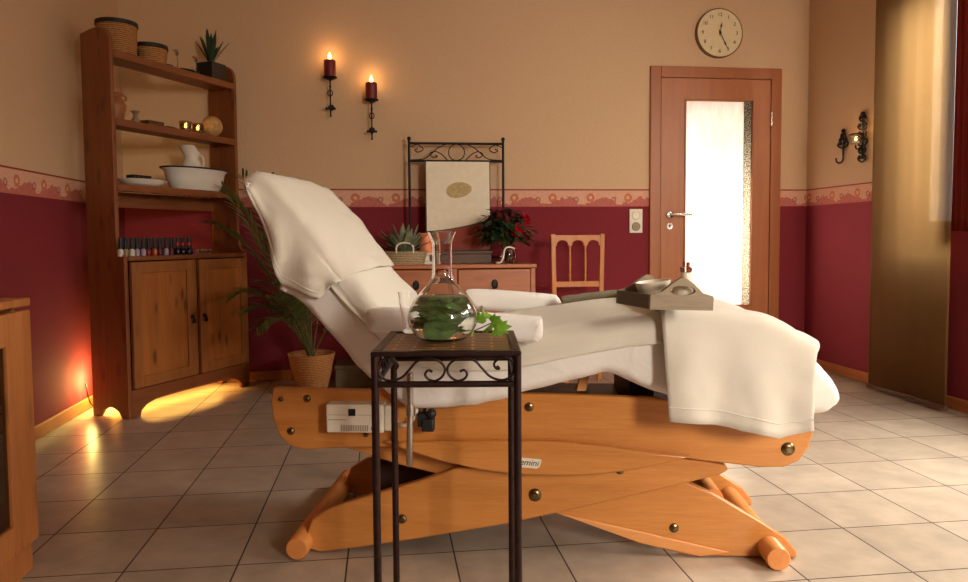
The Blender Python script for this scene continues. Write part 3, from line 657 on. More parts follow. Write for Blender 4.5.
# ------------------------------------------------------------------ left foreground cabinet
XF = -.985; yb = 2.135
t = thing('glass_cabinet', 'low wooden cabinet with dark glass door at left photo edge', 'cabinet', (XF, yb, 0))
D0 = -1.15
part('top_board', box(nb(), (-.44, D0, .735), (.015, .012, .757)), M['lightpine'], t, smooth=0, bevel=.004)
part('end_panel', box(nb(), (-.42, -.022, 0), (-.022, 0, .734)), M['lightpine'], t, smooth=0); part('end_panel', box(nb(), (-.42, D0+.01, 0), (-.022, D0+.032, .734)), M['lightpine'], t, smooth=0)
part('back_panel', box(nb(), (-.432, D0+.01, .05), (-.4205, 0, .734)), M['lightpine'], t, smooth=0)
part('bottom_rail', box(nb(), (-.0215, D0+.01, 0), (0, 0, .085)), M['lightpine'], t, smooth=0, bevel=.003)
bm = nb(); w = .135
for lo, hi in (((0, -w, .09), (.02, -.003, .725)), ((0, -.6, .09), (.02, -.6+w, .725)), ((0, -.6+w, .09), (.02, -w, .17)), ((0, -.6+w, .64), (.02, -w, .725))): box(bm, lo, hi)
d = part('door', bm, M['lightpine'], t, smooth=0, bevel=.003); part('door_glass', box(nb(), (.006, -.6+w, .17), (.01, -w, .64)), M['greenglass'], d, smooth=0)
part('shelf', box(nb(), (-.40, D0+.033, .38), (-.03, -.023, .4)), M['darkwood'], t, smooth=0); part('interior', box(nb(), (-.4, D0+.033, .09), (-.39, -.023, .73)), M['darkwick'], t, smooth=0)

# ------------------------------------------------------------------ palm in a wicker pot
pp = on_z(311, 385, 0); pp.y = min(pp.y, 4.45); pp = Vector((-.44, 4.42, 0))
t = thing('potted_palm', 'palm in a round woven pot between cabinet and chest', 'plant', pp)
part('pot', lathe(nb(), [(0, 0), (.085, 0), (.11, .1), (.132, .205), (.14, .235), (.13, .235), (.12, .2), (.1, .18), (0, .18)], n=36), M['wickerpot'], t)
part('soil', lathe(nb(), [(0, .186), (.105, .186)], n=24), M['cork'], t, smooth=0)
fb, sb = nb(), nb(); rng = random.Random(11)
def frond(tip, base, sag, n=22, L=.18, spread=1.0, first=.35):
    n = int(n*1.7)
    base = Vector(base); tip = Vector(tip); mid = (base+tip)/2+Vector((0, 0, sag)); pts = [base*(1-s)**2+mid*2*s*(1-s)+tip*s*s for s in [k/24 for k in range(25)]]
    tube(sb, pts, [.006-.005*k/24 for k in range(25)], 6)
    for k in range(n):
        s = first+(1-first)*k/(n-1); i = min(23, int(s*24)); p = pts[i]; d = (pts[i+1]-pts[i]).normalized(); sd = d.cross(Vector((0, 0, 1)))
        if sd.length < .1: sd = Vector((1, 0, 0))
        sd.normalize(); ll = L*(.55+.6*math.sin(PI*min(1, (s-first)/(1-first)*.85+.12)))
        for q in (-1, 1): leaf(fb, p, d*.75+sd*q*spread*.75+Vector((0, 0, rng.uniform(.0, .3))), ll*rng.uniform(.85, 1.15), .013, .22, n=4)
def wp(px, py, y): return on_y(px, py, y)-pp
B_ = (0, 0, .18)
frond(wp(222, 188, 4.15), B_, .25, 24, .17); frond(wp(268, 176, 4.2), B_, .2, 20, .15); frond(wp(205, 222, 4.25), B_, .38, 24, .16)
frond(wp(262, 232, 4.1), B_, .22, 18, .14); frond(wp(230, 296, 4.2), B_, .34, 22, .15); frond(wp(255, 330, 4.1), B_, .3, 14, .12)
frond(wp(262, 296, 4.0), B_, .2, 22, .16); frond(wp(330, 270, 4.55), B_, .15, 18, .14); frond(wp(350, 320, 4.3), B_, .2, 16, .12)
frond(wp(300, 250, 4.65), B_, .1, 18, .14); frond(wp(285, 305, 4.1), B_, .12, 18, .13); frond(wp(310, 290, 4.3), B_, .1, 18, .13)
frond(wp(240, 174, 4.1), B_, .3, 24, .16); frond(wp(275, 205, 4.3), B_, .3, 22, .15); frond(wp(268, 282, 4.05), B_, .2, 24, .17); frond(wp(290, 280, 4.15), B_, .14, 22, .15); frond(wp(240, 312, 4.15), B_, .3, 20, .13)
part('foliage', fb, M['palm'], t, smooth=0); part('stems', sb, M['stem'], t)
t = thing('fabric_box', 'low grey box on the floor right of the palm pot', 'box', (-.20, 4.62, 0)); part('body', box(nb(), (-.11, -.12, 0), (.11, .12, .115)), M['greybox'], t, smooth=0, bevel=.006); part('lid', box(nb(), (-.115, -.125, .1152), (.115, .125, .14)), M['greybox'], t, smooth=0, bevel=.005)
solo('power_cable', tube(nb(), cr([(-.36, 4.18, .006), (-.25, 4.1, .007), (-.1, 4.16, .006), (.05, 4.08, .007), (.2, 4.12, .006)], 8), .006, 6), M['cork'], 'black cable lying on the floor behind the massage bed', 'cable')

# ------------------------------------------------------------------ chest of drawers and what stands on it
CX0, CX1, CY0, CY1 = -.075, .905, 4.3, 4.8; CT = .757
t = thing('chest_of_drawers', 'pine chest of drawers against the burgundy back wall', 'chest', ((CX0+CX1)/2, CY0, 0)); W2_ = (CX1-CX0)/2; DD = CY1-CY0
part('top_board', box(nb(), (-W2_, 0, CT-.024), (W2_, DD, CT)), M['chest'], t, smooth=0, bevel=.004)
for s in (-1, 1): part('side_panel', box(nb(), (s*(W2_-.02)-.014, .012, 0), (s*(W2_-.02)+.014, DD, CT-.0245)), M['chest'], t, smooth=0, bevel=.002)
part('centre_upright', box(nb(), (-.012, .012, .06), (.012, DD-.02, CT-.0245)), M['chest'], t, smooth=0); part('back_panel', box(nb(), (-W2_+.035, DD-.012, .06), (W2_-.035, DD-.002, CT-.025)), M['darkwick'], t, smooth=0)
part('plinth', box(nb(), (-W2_+.035, .03, 0), (W2_-.035, .05, .058)), M['chest'], t, smooth=0)
for r_ in range(3):
    z1 = CT-.03-r_*.222; z0 = z1-.214
    for s in (-1, 1):
        x0, x1 = sorted((s*.016, s*(W2_-.038))); dr = part('drawer', box(nb(), (x0, .002, z0), (x1, .024, z1)), M['chest'], t, smooth=0, bevel=.004)
        kb = nb(); xm = (x0+x1)/2; zm = (z0+z1)/2+.02; lathe(kb, [(0, 0), (.02, 0), (.016, .006), (0, .008)], n=20, sy=1.35, M4=Matrix.Translation((xm, .002, zm)) @ RX); tube(kb, cr([(xm-.014, -.008, zm+.004), (xm-.012, -.013, zm-.018), (xm, -.015, zm-.026), (xm+.012, -.013, zm-.018), (xm+.014, -.008, zm+.004)], 5), .004, 7); part('drop_handle', kb, M['black'], dr)
# wrought iron rack
YR = 4.72; a = on_y(409, 140, YR); b = on_y(503, 140, YR); zt = a.z; zl = on_y(409, 161, YR).z; z0 = CT; t = thing('iron_rack', 'black wrought iron rack with scrolled top behind the picture', 'rack', ((a.x+b.x)/2, YR, z0)); hw = (b.x-a.x)/2
for s in (-1, 1): bm = tube(nb(), [(s*hw, 0, 0), (s*hw, 0, zt-z0)], .0085, 10); ball(bm, (s*hw, 0, zt-z0+.01), .013, 10); part('post', bm, M['black'], t)
for z in (zt-z0-.02, zl-z0, .03): part('crossbar', tube(nb(), [(-hw, 0, z), (hw, 0, z)], .008, 10), M['black'], t)
bm = nb(); zc = (zt+zl)/2-z0-.01; hh = (zt-zl)/2-.012
tube(bm, [(hh*.95*math.cos(k*PI/14), 0, zc+hh*.95*math.sin(k*PI/14)) for k in range(28)], .0035, 6, True)
for s in (-1, 1):
    tube(bm, cr([(s*.06, 0, zc+hh), (s*.12, 0, zc+hh*.5), (s*.2, 0, zc-hh*.7), (s*(hw-.01), 0, zc-hh*.9)], 7), .0035, 6)
    tube(bm, cr([(s*.06, 0, zc-hh*.9), (s*.1, 0, zc-hh*.2), (s*.14, 0, zc+hh*.1), (s*.17, 0, zc-hh*.2), (s*.15, 0, zc-hh*.6), (s*.125, 0, zc-hh*.5), (s*.135, 0, zc-hh*.3)], 6), .0035, 6)
    tube(bm, cr([(s*(hw-.01), 0, zc+hh*.6), (s*(hw-.05), 0, zc+hh*.9), (s*(hw-.09), 0, zc+hh*.4), (s*(hw-.06), 0, zc), (s*(hw-.035), 0, zc+hh*.25), (s*(hw-.055), 0, zc+hh*.4)], 6), .0035, 6)
part('scrollwork', bm, M['black'], t)
# dark wooden board box carrying the picture
a = on_y(429, 250, 4.55); b = on_y(486, 262, 4.55)
t = thing('wooden_box', 'long dark brown wooden box under the framed picture', 'box', ((a.x+b.x)/2+.01, 4.57, CT)); hw = (b.x-a.x)/2+.02; bh = .078
part('body', box(nb(), (-hw, -.06, 0), (hw, .1, bh-.02)), M['darkwood'], t, smooth=0, bevel=.003); part('lid', box(nb(), (-hw-.005, -.065, bh-.0198), (hw+.005, .105, bh)), M['darkwood'], t, smooth=0, bevel=.003)
BOXT = CT+bh
# picture, slightly leaning back against the rack
a = on_y(425, 161, 4.68); b = on_y(490, 161, 4.68); zt = a.z-BOXT; hw = (b.x-a.x)/2; tilt = math.radians(2.2)
t = thing('picture', 'cream picture of an olive stone with orange red lower band', 'picture', ((a.x+b.x)/2, 4.655, BOXT)); Tl = Matrix.Rotation(-tilt, 4, 'X')
bm = nb(); box(bm, (-hw, 0, 0), (hw, .022, zt)); bm.transform(Tl); part('frame_edge', bm, M['blackmatte'], t, smooth=0)
zoff = on_y(425, 231, 4.66).z-BOXT; zof2 = on_y(480, 221, 4.66).z-BOXT; cv = [(-hw+.006+ (2*hw-.012)*k/14, zoff+(zof2-zoff)*(k/14)**1.6*1.15) for k in range(15)]
bm = nb(); prism(bm, cv+[(hw-.006, zt-.004), (-hw+.006, zt-.004)], lambda p, s: (p[0], s, p[1]), -.0025, 0); bm.transform(Tl); part('cream_field', bm, M['canvas'], t, smooth=0)
bm = nb(); prism(bm, [(-hw+.006, .004), (hw-.006, .004)]+[(x, z-.006) for x, z in cv[::-1]], lambda p, s: (p[0], s, p[1]), -.0025, 0); bm.transform(Tl); part('red_field', bm, M['redcanvas'], t, smooth=0)
st_ = on_y(458.5, 190, 4.66); bm = nb(); prism(bm, [(st_.x-t.location.x+.082*math.cos(q)*1.0+.004*math.cos(2*q), st_.z-BOXT+.05*math.sin(q)+.008*math.cos(q)) for q in [2*PI*k/32 for k in range(32)]], lambda p, s_: (p[0], s_, p[1]), -.004, -.0026)
bm.transform(Tl); part('stone_image', bm, M['pebble'], t, smooth=0)
# basket with silvery plant
a = on_y(408, 264, 4.42); t = thing('plant_basket', 'grey oval wicker basket with handle on left of the chest', 'basket', (a.x-.02, 4.42, CT)); bw = .135
part('body', lathe(nb(), [(0, 0), (bw*.86, 0), (bw, .075), (bw-.01, .075), (bw*.8, .01), (0, .01)], n=36, sy=.6), M['wickergrey'], t)
part('rim', tube(nb(), [(bw*math.cos(k*PI/18), bw*.6*math.sin(k*PI/18), .076) for k in range(36)], .006, 8, True), M['wickergrey'], t)
part('handle', tube(nb(), cr([(-.05, -.078, .07), (-.045, -.08, .115), (0, -.08, .132), (.045, -.08, .115), (.05, -.078, .07)], 6), .005, 8), M['ceramic'], t)
pt = thing('silver_plant', 'silvery green leafy plant standing in the grey wicker basket', 'plant', (a.x-.02, 4.42, CT+.0102)); bm = nb()
for k in range(70):
    an = rng.uniform(0, 2*PI); ti = rng.uniform(.1, 1.15); d = Vector((math.cos(an)*math.sin(ti), .6*math.sin(an)*math.sin(ti), math.cos(ti))); leaf(bm, Vector((math.cos(an)*.03, math.sin(an)*.02, .06)), d, rng.uniform(.12, .21), .036, .1, n=4)
part('foliage', bm, M['leafgrey'], pt, smooth=0); part('root_ball', ball(nb(), (0, 0, .04), .06, 16, 1, .8, .65), M['cork'], pt)
# orange pillar candle
a = on_y(426, 233, 4.5); t = thing('pillar_candle', 'orange pillar candle on the chest behind the glass carafe neck', 'candle', (a.x, 4.5, CT)); h = a.z-CT
hold = nb(); lathe(hold, [(0, 0), (.045, 0), (.045, .012), (.02, .02), (.02, .05), (.048, .058), (.048, .064), (0, .064)], n=24); part('holder', hold, M['ceramic'], t)
part('wax', lathe(nb(), [(0, .0642), (.042, .0642), (.042, h-.004), (.036, h), (.012, h-.008), (0, h-.008)], n=30), M['orange'], t); part('wick', tube(nb(), [(0, 0, h-.009), (0, 0, h+.004)], .0015, 6), M['blackmatte'], t)
# rose bouquet
a = on_y(508, 262, 4.42); t = thing('glass_vase', 'round clear glass vase of roses at right end of chest', 'vase', (a.x, 4.42, CT)); 
part('glass_body', lathe(nb(), [(0, 0), (.04, 0), (.055, .03), (.05, .075), (.038, .105), (.044, .118), (.041, .118), (.035, .104), (.047, .075), (.051, .03), (.037, .004), (0, .004)], n=32), M['glass'], t)
part('water', lathe(nb(), [(0, .005), (.0365, .005), (.0505, .03), (.0475, .065), (0, .065)], n=28), M['water'], t)
bq = thing('rose_bouquet', 'bouquet of red roses with dark leaves in the glass vase', 'flowers', (a.x, 4.42, CT+.006)); bm = nb(); lf = nb()
heads = [(.055, -.09, .215, 1), (.045, -.06, .265, 0), (-.03, -.03, .3, 0), (-.10, -.02, .27, 0), (.0, .03, .31, 0), (-.06, .04, .3, 0), (-.13, .01, .23, 0), (.02, -.05, .29, 0), (-.02, -.08, .26, 0), (-.065, -.06, .285, 0)]
heads[0] = (*[v for v in (on_y(517, 231, 4.33)-Vector((a.x, 4.42, CT+.006)))], 1); heads[1] = (*[v for v in (on_y(525, 219, 4.38)-Vector((a.x, 4.42, CT+.006)))], 1)
for (x, y, z, br) in heads:
    tube(bm, cr([(x*.1, y*.1, .01), (x*.15, y*.15, .1), (x*.6, y*.6, z*.6), (x, y, z-.02)], 4), .0025, 6)
part('stems', bm, M['stem'], bq)
for k in range(330):
    an = rng.uniform(0, 2*PI); el = rng.uniform(-.75, 1.35); R = rng.uniform(.05, .14); p = Vector((math.cos(an)*math.cos(el)*R*1.12-.022, math.sin(an)*math.cos(el)*R*.75, .195+math.sin(el)*R*.9)); d = Vector((math.cos(an), math.sin(an)*.7, rng.uniform(-.5, .6)))
    leaf(lf, p, d, rng.uniform(.045, .075), .05, .25, n=4)
part('leaves', lf, M['leafdark'], bq, smooth=0)
def rose_bm(c, r, seed):
    b_ = nb(); rg = random.Random(seed); c = Vector(c)
    for ring, (k, rr, ti) in enumerate(((3, .35, .1), (5, .6, .35), (6, .85, .7), (6, 1.0, 1.05))):
        for i in range(k):
            an = 2*PI*i/k+ring*.7; d = Vector((math.cos(an), math.sin(an), 0)); P = []
            for u in range(5):
                s = u/4; P.append([c+Vector((math.cos(an+w)*r*rr*(.25+.8*math.sin(s*PI*.55)), math.sin(an+w)*r*rr*(.25+.8*math.sin(s*PI*.55)), r*(-.7+1.6*s*(1-.28*ring))+r*.12*math.cos(w*2.5))) for w in (-.75, -.4, 0, .4, .75)])
            grid(b_, P)
    return b_
for i, (x, y, z, br) in enumerate(heads): 
    bmr = rose_bm((0, 0, 0), .036 if br else .03, i); bmr.transform(Matrix.Translation((x, y, z)) @ Matrix.Rotation(.7 if br else .25, 4, 'X')); part('rose_head', bmr, M['rose'] if br else M['rosedark'], bq)
solo('ribbon', tube(nb(), cr([(a.x-.085, 4.335, CT+.0065), (a.x-.06, 4.33, CT+.01), (a.x-.045, 4.335, CT+.035), (a.x-.03, 4.345, CT+.09), (a.x-.0, 4.35, CT+.1), (a.x+.03, 4.355, CT+.09)], 6), .0055, 8), M['ceramic'], 'pale twisted cord curling round the rose vase', 'cord')
# ------------------------------------------------------------------ chair
a = on_y(551, 234, 4.5); b = on_y(604, 234, 4.5); zt = a.z; hw = (b.x-a.x)/2
t = thing('wooden_chair', 'wooden chair with arched spindle back against burgundy wall', 'chair', ((a.x+b.x)/2, 4.5, 0)); w = .022
for s in (-1, 1):
    bm = nb(); P = [(s*(hw-.014)-s*.012, -.0, 0), (s*(hw-.014), 0, .45), (s*(hw-.012), .0, zt)]
    for (p, q) in zip(P, P[1:]):
        pass
    prism(bm, [(-w/2-.004, -w/2), (w/2+.004, -w/2), (w/2+.004, w/2), (-w/2-.004, w/2)], lambda p, k: (p[0]+(s*(hw-.03) if k == 0 else s*(hw-.012)), p[1], 0 if k == 0 else zt), 0, 1); part('rear_leg', bm, M['chair'], t, smooth=0, bevel=.004)
    part('front_leg', box(nb(), (s*(hw+.01)-.017, -.42, 0), (s*(hw+.01)+.017, -.386, .44)), M['chair'], t, smooth=0, bevel=.004)
    part('side_rail', box(nb(), (s*(hw)-.009, -.386, .37), (s*(hw)+.009, -.012, .435)), M['chair'], t, smooth=0)
zr = on_y(578, 285, 4.5).z; iw = hw-.022
arch = [(-iw, zt-.008), (-iw, zt-.075)]
for k in range(3):
    c0 = -iw+iw*2/3*(k+.5); rr = iw/3*.74
    arch += [(c0-rr*math.cos(PI*q/16), zt-.075+rr*.95*math.sin(PI*q/16)**.8) for q in range(0, 17)]
arch += [(iw, zt-.075), (iw, zt-.008)]
part('top_rail', prism(nb(), arch, lambda p, s: (p[0], s, p[1]), -.009, .009), M['chair'], t, smooth=0, bevel=.002)
part('lower_rail', box(nb(), (-iw, -.008, zr-.012), (iw, .008, zr+.024)), M['chair'], t, smooth=0, bevel=.003)
for s in (-1, 1): part('spindle', lathe(nb(), [(0, 0), (.007, 0), (.007, .03), (.0095, .04), (.006, .05), (.0085, .12), (.006, .2), (.0085, .22), (.006, .26), (.006, zt-.07-zr-.024), (0, zt-.07-zr-.024)], (s*iw/3, 0, zr+.0242), 12), M['chair'], t)
part('seat', box(nb(), (-hw-.03, -.43, .4402), (hw+.03, -.016, .462)), M['chair'], t, smooth=0, bevel=.006); part('front_rail', box(nb(), (-hw+.02, -.41, .37), (hw-.02, -.392, .435)), M['chair'], t, smooth=0)

# ------------------------------------------------------------------ massage bed
BO = Vector((-.242, 2.074, 0)); EU = Vector((.9816, -.1908, 0)); EV = Vector((.1908, .9816, 0)); BA = math.atan2(EU.y, EU.x)
def bw(u, v, w): return BO+EU*u+EV*v+Vector((0, 0, w))
def bp(px, py, v): q = on_plane(px, py, BO+EV*v, EV)-BO; return (q.dot(EU), q.z)
VB = .60                                    # depth of the base
bed = thing('massage_bed', 'adjustable beech massage bed with raised backrest and scissor base', 'massage bed', BO, BA)
def uw(poly): return lambda p, s: (p[0], s, p[1])
def board(name, poly, v0, v1, mat='beech', parent=None, label=None):
    return part(name, prism(nb(), poly, uw(poly), v0, v1), M[mat], parent or bed, label, smooth=30, bevel=.005)
rail = [bp(*q, .02) for q in ((273, 388), (270.5, 402), (273, 420), (279, 436), (290, 446), (304, 450), (345, 448), (385, 447), (400, 444.5), (560, 441.5), (650, 453), (700, 460.5), (760, 467.5), (784, 467.5), (799, 461), (809, 448), (814, 432), (815, 420), (650, 398), (570, 395), (400, 391))]
board('side_rail', rail, .02, .05); board('side_rail', [(-.02, .30), (.0, .355), (.35, .36), (.42, .40), (1.40, .40), (1.41, .33), (1.36, .275), (1.0, .30), (.3, .31), (.03, .29)], VB-.05, VB-.02)
bl = [bp(*q, .001) for q in ((383, 441), (400, 442.2), (450, 441), (500, 440.5), (560, 441.5), (605, 446), (650, 452), (692, 456.5), (670, 462), (640, 468.5), (600, 474), (560, 475.5), (520, 474.5), (480, 469.5), (440, 460.5), (410, 451))]
board('curved_apron', bl, -.005, .0195); 
la = [bp(*q, .052) for q in ((312, 519), (330, 508), (360, 498.5), (420, 481), (457, 468), (560, 458), (650, 456), (700, 459), (726, 465), (728.5, 470), (720, 475), (649, 492), (580, 508), (507, 524), (420, 538.5), (360, 547.5), (320, 555), (309, 549), (306, 535))]
la = [(u, max(w, .003)) for u, w in la]
board('scissor_arm', la, .0505, .08); board('scissor_arm', la, VB-.08, VB-.0505)
ra = [bp(*q, .082) for q in ((343, 447), (400, 432), (520, 440), (620, 459), (665, 473), (712, 493), (760, 521), (786, 538), (797, 552), (797, 570), (780, 582), (750, 581), (688, 558), (640, 543), (555, 513), (470, 482), (400, 465))]
ra = [(u, max(w, .003)) for u, w in ra]
board('scissor_arm', ra, .0805, .11); board('scissor_arm', ra, VB-.11, VB-.0805)
lipu = [bp(*q, .078) for q in ((556, 512.5), (640, 531), (730, 552), (700, 562), (640, 543))]
lipu = [(u, max(w, .0035)) for u, w in lipu]
board('edge_strip', lipu, .074, .0804, 'beech_edge')
def bar(u, w, v0, v1, r=.0325): return part('round_foot_bar', tube(nb(), [(u, v0, w), (u, v0+.004, w), (u, v1, w)], [r-.003, r, r], 28), M['beech_y'], bed, smooth=40)
cu_, cw_ = bp(296.5, 548.5, 0); bar(cu_, .0335, 0, VB+.02)
cu2, cw2 = bp(779, 553, .0); bar(cu2, .0335, .0, VB+.02)
part('cross_bar', tube(nb(), [(1.17, .111, .16), (1.17, VB-.111, .16)], .028, 20), M['beech_y'], bed)
part('cross_bar', tube(nb(), [(.62, .111, .14), (.62, VB-.111, .14)], .018, 16), M['chrome'], bed)
part('shade_block', box(nb(), (.14, .26, .06), (.52, .36, .22)), M['shade_brown'], bed, smooth=0, bevel=.02)  # dark block added as shade under the bed, covers the far arm
# dark deck between the rails, brackets carrying the upholstery
part('deck_frame', box(nb(), (.40, .0505, .36), (1.36, VB-.0505, .405)), M['blackmatte'], bed, smooth=0, bevel=.004)
part('backrest_support', prism(nb(), [(.25, .44), (.33, .406), (.405, .38), (.42, .40), (.36, .46), (.10, .70), (-.06, .90), (-.075, .88), (.03, .72)], uw(0), .25, .35), M['blackmatte'], bed, smooth=0)
for v in (.14, VB-.16):
    q = [bp(*p, v) for p in ((582, 368), (591, 368), (586, 391), (577, 391))]
    part('support_bracket', prism(nb(), [(u, max(w, .4055)) for u, w in q], uw(0), v, v+.03), M['beech_edge'], bed, smooth=0)
part('support_bracket', box(nb(), (.52, .12, .4055), (.60, VB-.12, .49)), M['blackmatte'], bed, smooth=0); part('support_bracket', box(nb(), (.93, .12, .4055), (1.0, VB-.12, .53)), M['blackmatte'], bed, smooth=0)
for (px, py, v, r) in ((307, 398.5, .02, .013), (291, 431, .02, .014), (529, 407, .02, .016), (788, 449, .02, .023), (402, 519, .0505, .017), (535, 495, .0505, .023), (674, 528, .0805, .017), (620, 470.5, .0505, .014), (281, 399, .02, .009), (366, 434.5, .02, .009)):
    r *= .82; u, w = bp(px, py, v); bm = lathe(nb(), [(0, .010), (r*.45, .009), (r*.5, .006), (r*.85, .004), (r, 0)], n=24, M4=Matrix.Translation((u, v-.0002, w)) @ RX); part('bolt', bm, M['brass'], bed)
# control box on the rail
a0 = bp(328.5, 402, .0); a1 = bp(329, 430, .0); b0 = bp(397, 404, .0); cbw = b0[0]-a0[0]; cbh = a0[1]-a1[1]
cb = part('control_box', box(nb(), (a0[0], -.03, a1[1]), (a0[0]+cbw*.83, .0198, a0[1])), M['plastic'], bed, smooth=0, bevel=.005)
part('end_cover', box(nb(), (a0[0]+cbw*.835, -.022, a1[1]+.004), (a0[0]+cbw, .0198, a0[1]-.004)), M['plastic'], cb, smooth=0, bevel=.005)
part('display', box(nb(), (a0[0]+cbw*.33, -.0325, a0[1]-.031), (a0[0]+cbw*.43, -.0302, a0[1]-.012)), M['blackmatte'], cb, smooth=0)
part('button', box(nb(), (a0[0]+cbw*.66, -.0345, a1[1]+.010), (a0[0]+cbw*.70, -.0322, a1[1]+.018)), M['blackmatte'], cb, smooth=0)
part('ribbed_cover', box(nb(), (a0[0]+.004, -.0322, a1[1]+.003), (a0[0]+cbw*.8, -.0302, a1[1]+.026)), M['ceramic'], cb, smooth=0, bevel=.001)
bm = nb()
for k in range(16): box(bm, (a0[0]+cbw*.22+k*cbw*.025, -.0332, a1[1]+.006), (a0[0]+cbw*.232+k*cbw*.025, -.0323, a1[1]+.023))
part('ribs', bm, M['stone_pot'], cb, smooth=0)
bm = nb(); box(bm, (a0[0]+.006, -.0308, a1[1]+.036), (a0[0]+cbw*.30, -.0302, a1[1]+.0378)); box(bm, (a0[0]+.006, -.0308, a1[1]+.05), (a0[0]+cbw*.30, -.0302, a1[1]+.051)); box(bm, (a0[0]+cbw*.45, -.0308, a1[1]+.05), (a0[0]+cbw*.75, -.0302, a1[1]+.051)); part('printed_lines', bm, M['stone_pot'], cb, smooth=0)
part('cable_loop', tube(nb(), cr([(a0[0]+cbw-.004, .0, a1[1]+.02), (a0[0]+cbw+.03, -.012, a1[1]+.02), (a0[0]+cbw+.055, -.01, a1[1]+.05), (a0[0]+cbw+.05, .0, a0[1]+.0)], 6), .005, 8), M['plastic'], cb)
# hand lever and black plug hanging below the upholstery
l0 = bp(413.5, 358, .0); l1 = bp(413, 403, -.02); l2 = bp(412.5, 460, -.02); lv = part('lever_rod', tube(nb(), [(l1[0], -.066, .55), (l1[0], -.07, l1[1]), (l2[0], -.07, l2[1]+.004), (l2[0], -.07, l2[1])], [.009, .009, .009, .006], 14), M['chrome'], bed, 'slim metal lever rod')
part('collar', tube(nb(), [(l1[0], -.07, l1[1]+.006), (l1[0], -.07, l1[1]-.022)], .0125, 14), M['chrome'], lv); part('mount', tube(nb(), [(l1[0], -.07, .545), (l1[0], -.03, .545)], .008, 10), M['chrome'], lv)
k0 = bp(427, 419, -.01); bm = nb(); box(bm, (k0[0]-.024, -.03, k0[1]-.018), (k0[0]+.012, .0, k0[1]+.02)); box(bm, (k0[0]-.012, -.036, k0[1]-.03), (k0[0]+.022, -.006, k0[1]+.006)); ball(bm, (k0[0]+.015, -.03, k0[1]+.02), .014, 12); tube(bm, cr([(k0[0]-.01, -.015, k0[1]+.015), (k0[0], -.012, k0[1]+.05), (k0[0]-.01, .03, k0[1]+.08)], 5), .005, 8)
part('plug_cluster', bm, M['blackmatte'], bed, smooth=30, bevel=.004)
# badge
g0 = bp(513, 459, -.0055); g1 = bp(541, 466.5, -.0055); gu = (g0[0]+g1[0])/2; gw = (g0[1]+g1[1])/2; L = (g1[0]-g0[0])/2; H2 = .0135
bd = part('badge', prism(nb(), [(-L+.004, -H2), (L-.012, -H2), (L-.004, -H2*.6), (L+.002, H2*.8), (L-.004, H2), (-L+.004, H2), (-L-.002, H2*.5), (-L-.002, -H2*.6)], lambda p, s: (gu+p[0], s, gw+p[1]-.08*p[0]), -.0075, -.0052), M['ceramic'], bed, smooth=0)
bm = text_bm('gemini', .024, .0004, .3); bm.transform(Matrix.Translation((gu, -.0078, gw+.001)) @ Matrix.Rotation(.08, 4, 'Y') @ RX); part('badge_lettering', bm, M['blackmatte'], bd, smooth=0)

# upholstery profile in the (u, w) plane, head to foot along the top
TOP = [bp(253, 188, -.05), (-.113, 1.060), (-.088, 1.070), (-.052, 1.042), (.005, .985), (.08, .892), (.15, .806), (.215, .735), (.285, .672), (.36, .634), (.45, .63), (.55, .638), (.68, .657), (.80, .677), (.90, .690), (1.0, .695), (1.1, .692), (1.2, .677), (1.3, .643), (1.39, .59), (1.447, .53), (1.465, .485)]
BOT = [(1.443, .452), (1.39, .438), (1.2, .446), (1.02, .482), (.935, .516), (.856, .545), (.79, .525), (.617, .483), (.50, .455), (.402, .441), (.32, .444), (.262, .476), (.20, .535), (.13, .613), (.045, .71), (.0, .745), (-.045, .772), (-.03, .80), bp(284, 276, -.05), bp(277, 252, -.05), bp(268, 225, -.05), bp(259, 203, -.05)]
def smooth_prof(P, n=6): return [Vector((q.x, q.y)) for q in cr([(a_, 0, 0) if False else (a_[0], a_[1], 0) for a_ in P], n)]
LOOP = [Vector((q.x, q.y)) for q in cr([(a_, b_, 0) for a_, b_ in TOP+BOT], 5, True)]
def normals(P, closed=True):
    out = []; L_ = len(P)
    for i in range(L_):
        d = (P[(i+1) % L_]-P[i-1]) if closed else (P[min(i+1, L_-1)]-P[max(i-1, 0)]); d.normalize(); out.append(Vector((-d.y, d.x)))
    return out                                                     # outward for head->foot order along the top
LN = normals(LOOP)
VN, VFAR = -.05, .62
def upholster(inset, v0, v1, wr=0):
    bm = nb(); rows = []; sec = []
    R_ = .05
    for k in range(7):
        a_ = PI/2*k/6; sec.append((v0+R_*(1-math.sin(a_)), R_*(1-math.cos(PI/2-a_)) if False else R_*(1-math.cos(PI/2*(1-k/6)))))
    # from the side face (inset ~ R) to the full profile
    sec = [(v0+R_*(1-math.cos(PI/2*k/6)), R_*(1-math.sin(PI/2*k/6))*.8) for k in range(7)]
    sec += [(v0+(v1-v0)*(.12+.76*k/10), 0) for k in range(11)]
    sec += [(v1-R_*(1-math.cos(PI/2*k/6)), R_*(1-math.sin(PI/2*k/6))*.8) for k in range(6, -1, -1)]
    for v, ins in sec:
        row = []
        for p, n in zip(LOOP, LN):
            q = p-n*(ins*.75+inset)
            if wr:
                e = noise.noise(Vector((q.x*7, v*9, q.y*7)))*wr+abs(noise.noise(Vector((q.x*9+q.y*16, v*5+3, q.y*5-q.x*12))))*wr*.9
                q = q+n*(e-wr*.3)
            row.append((q.x, v, q.y))
        rows.append(row)
    V = grid(bm, rows, True)
    for ring in (V[0][::-1], V[-1]):
        bm.faces.new(ring)
    bmesh.ops.triangulate(bm, faces=[f for f in bm.faces if len(f.verts) > 4]); return bm
part('mattress', upholster(.014, VN+.014, VFAR-.014), M['pad'], bed, smooth=60)
for v0, v1, pts in ((-.085, -.0505-.0, ((369, 323), (543, 329))), (.665, .71, ((467, 300), (559, 303)))):
    pass
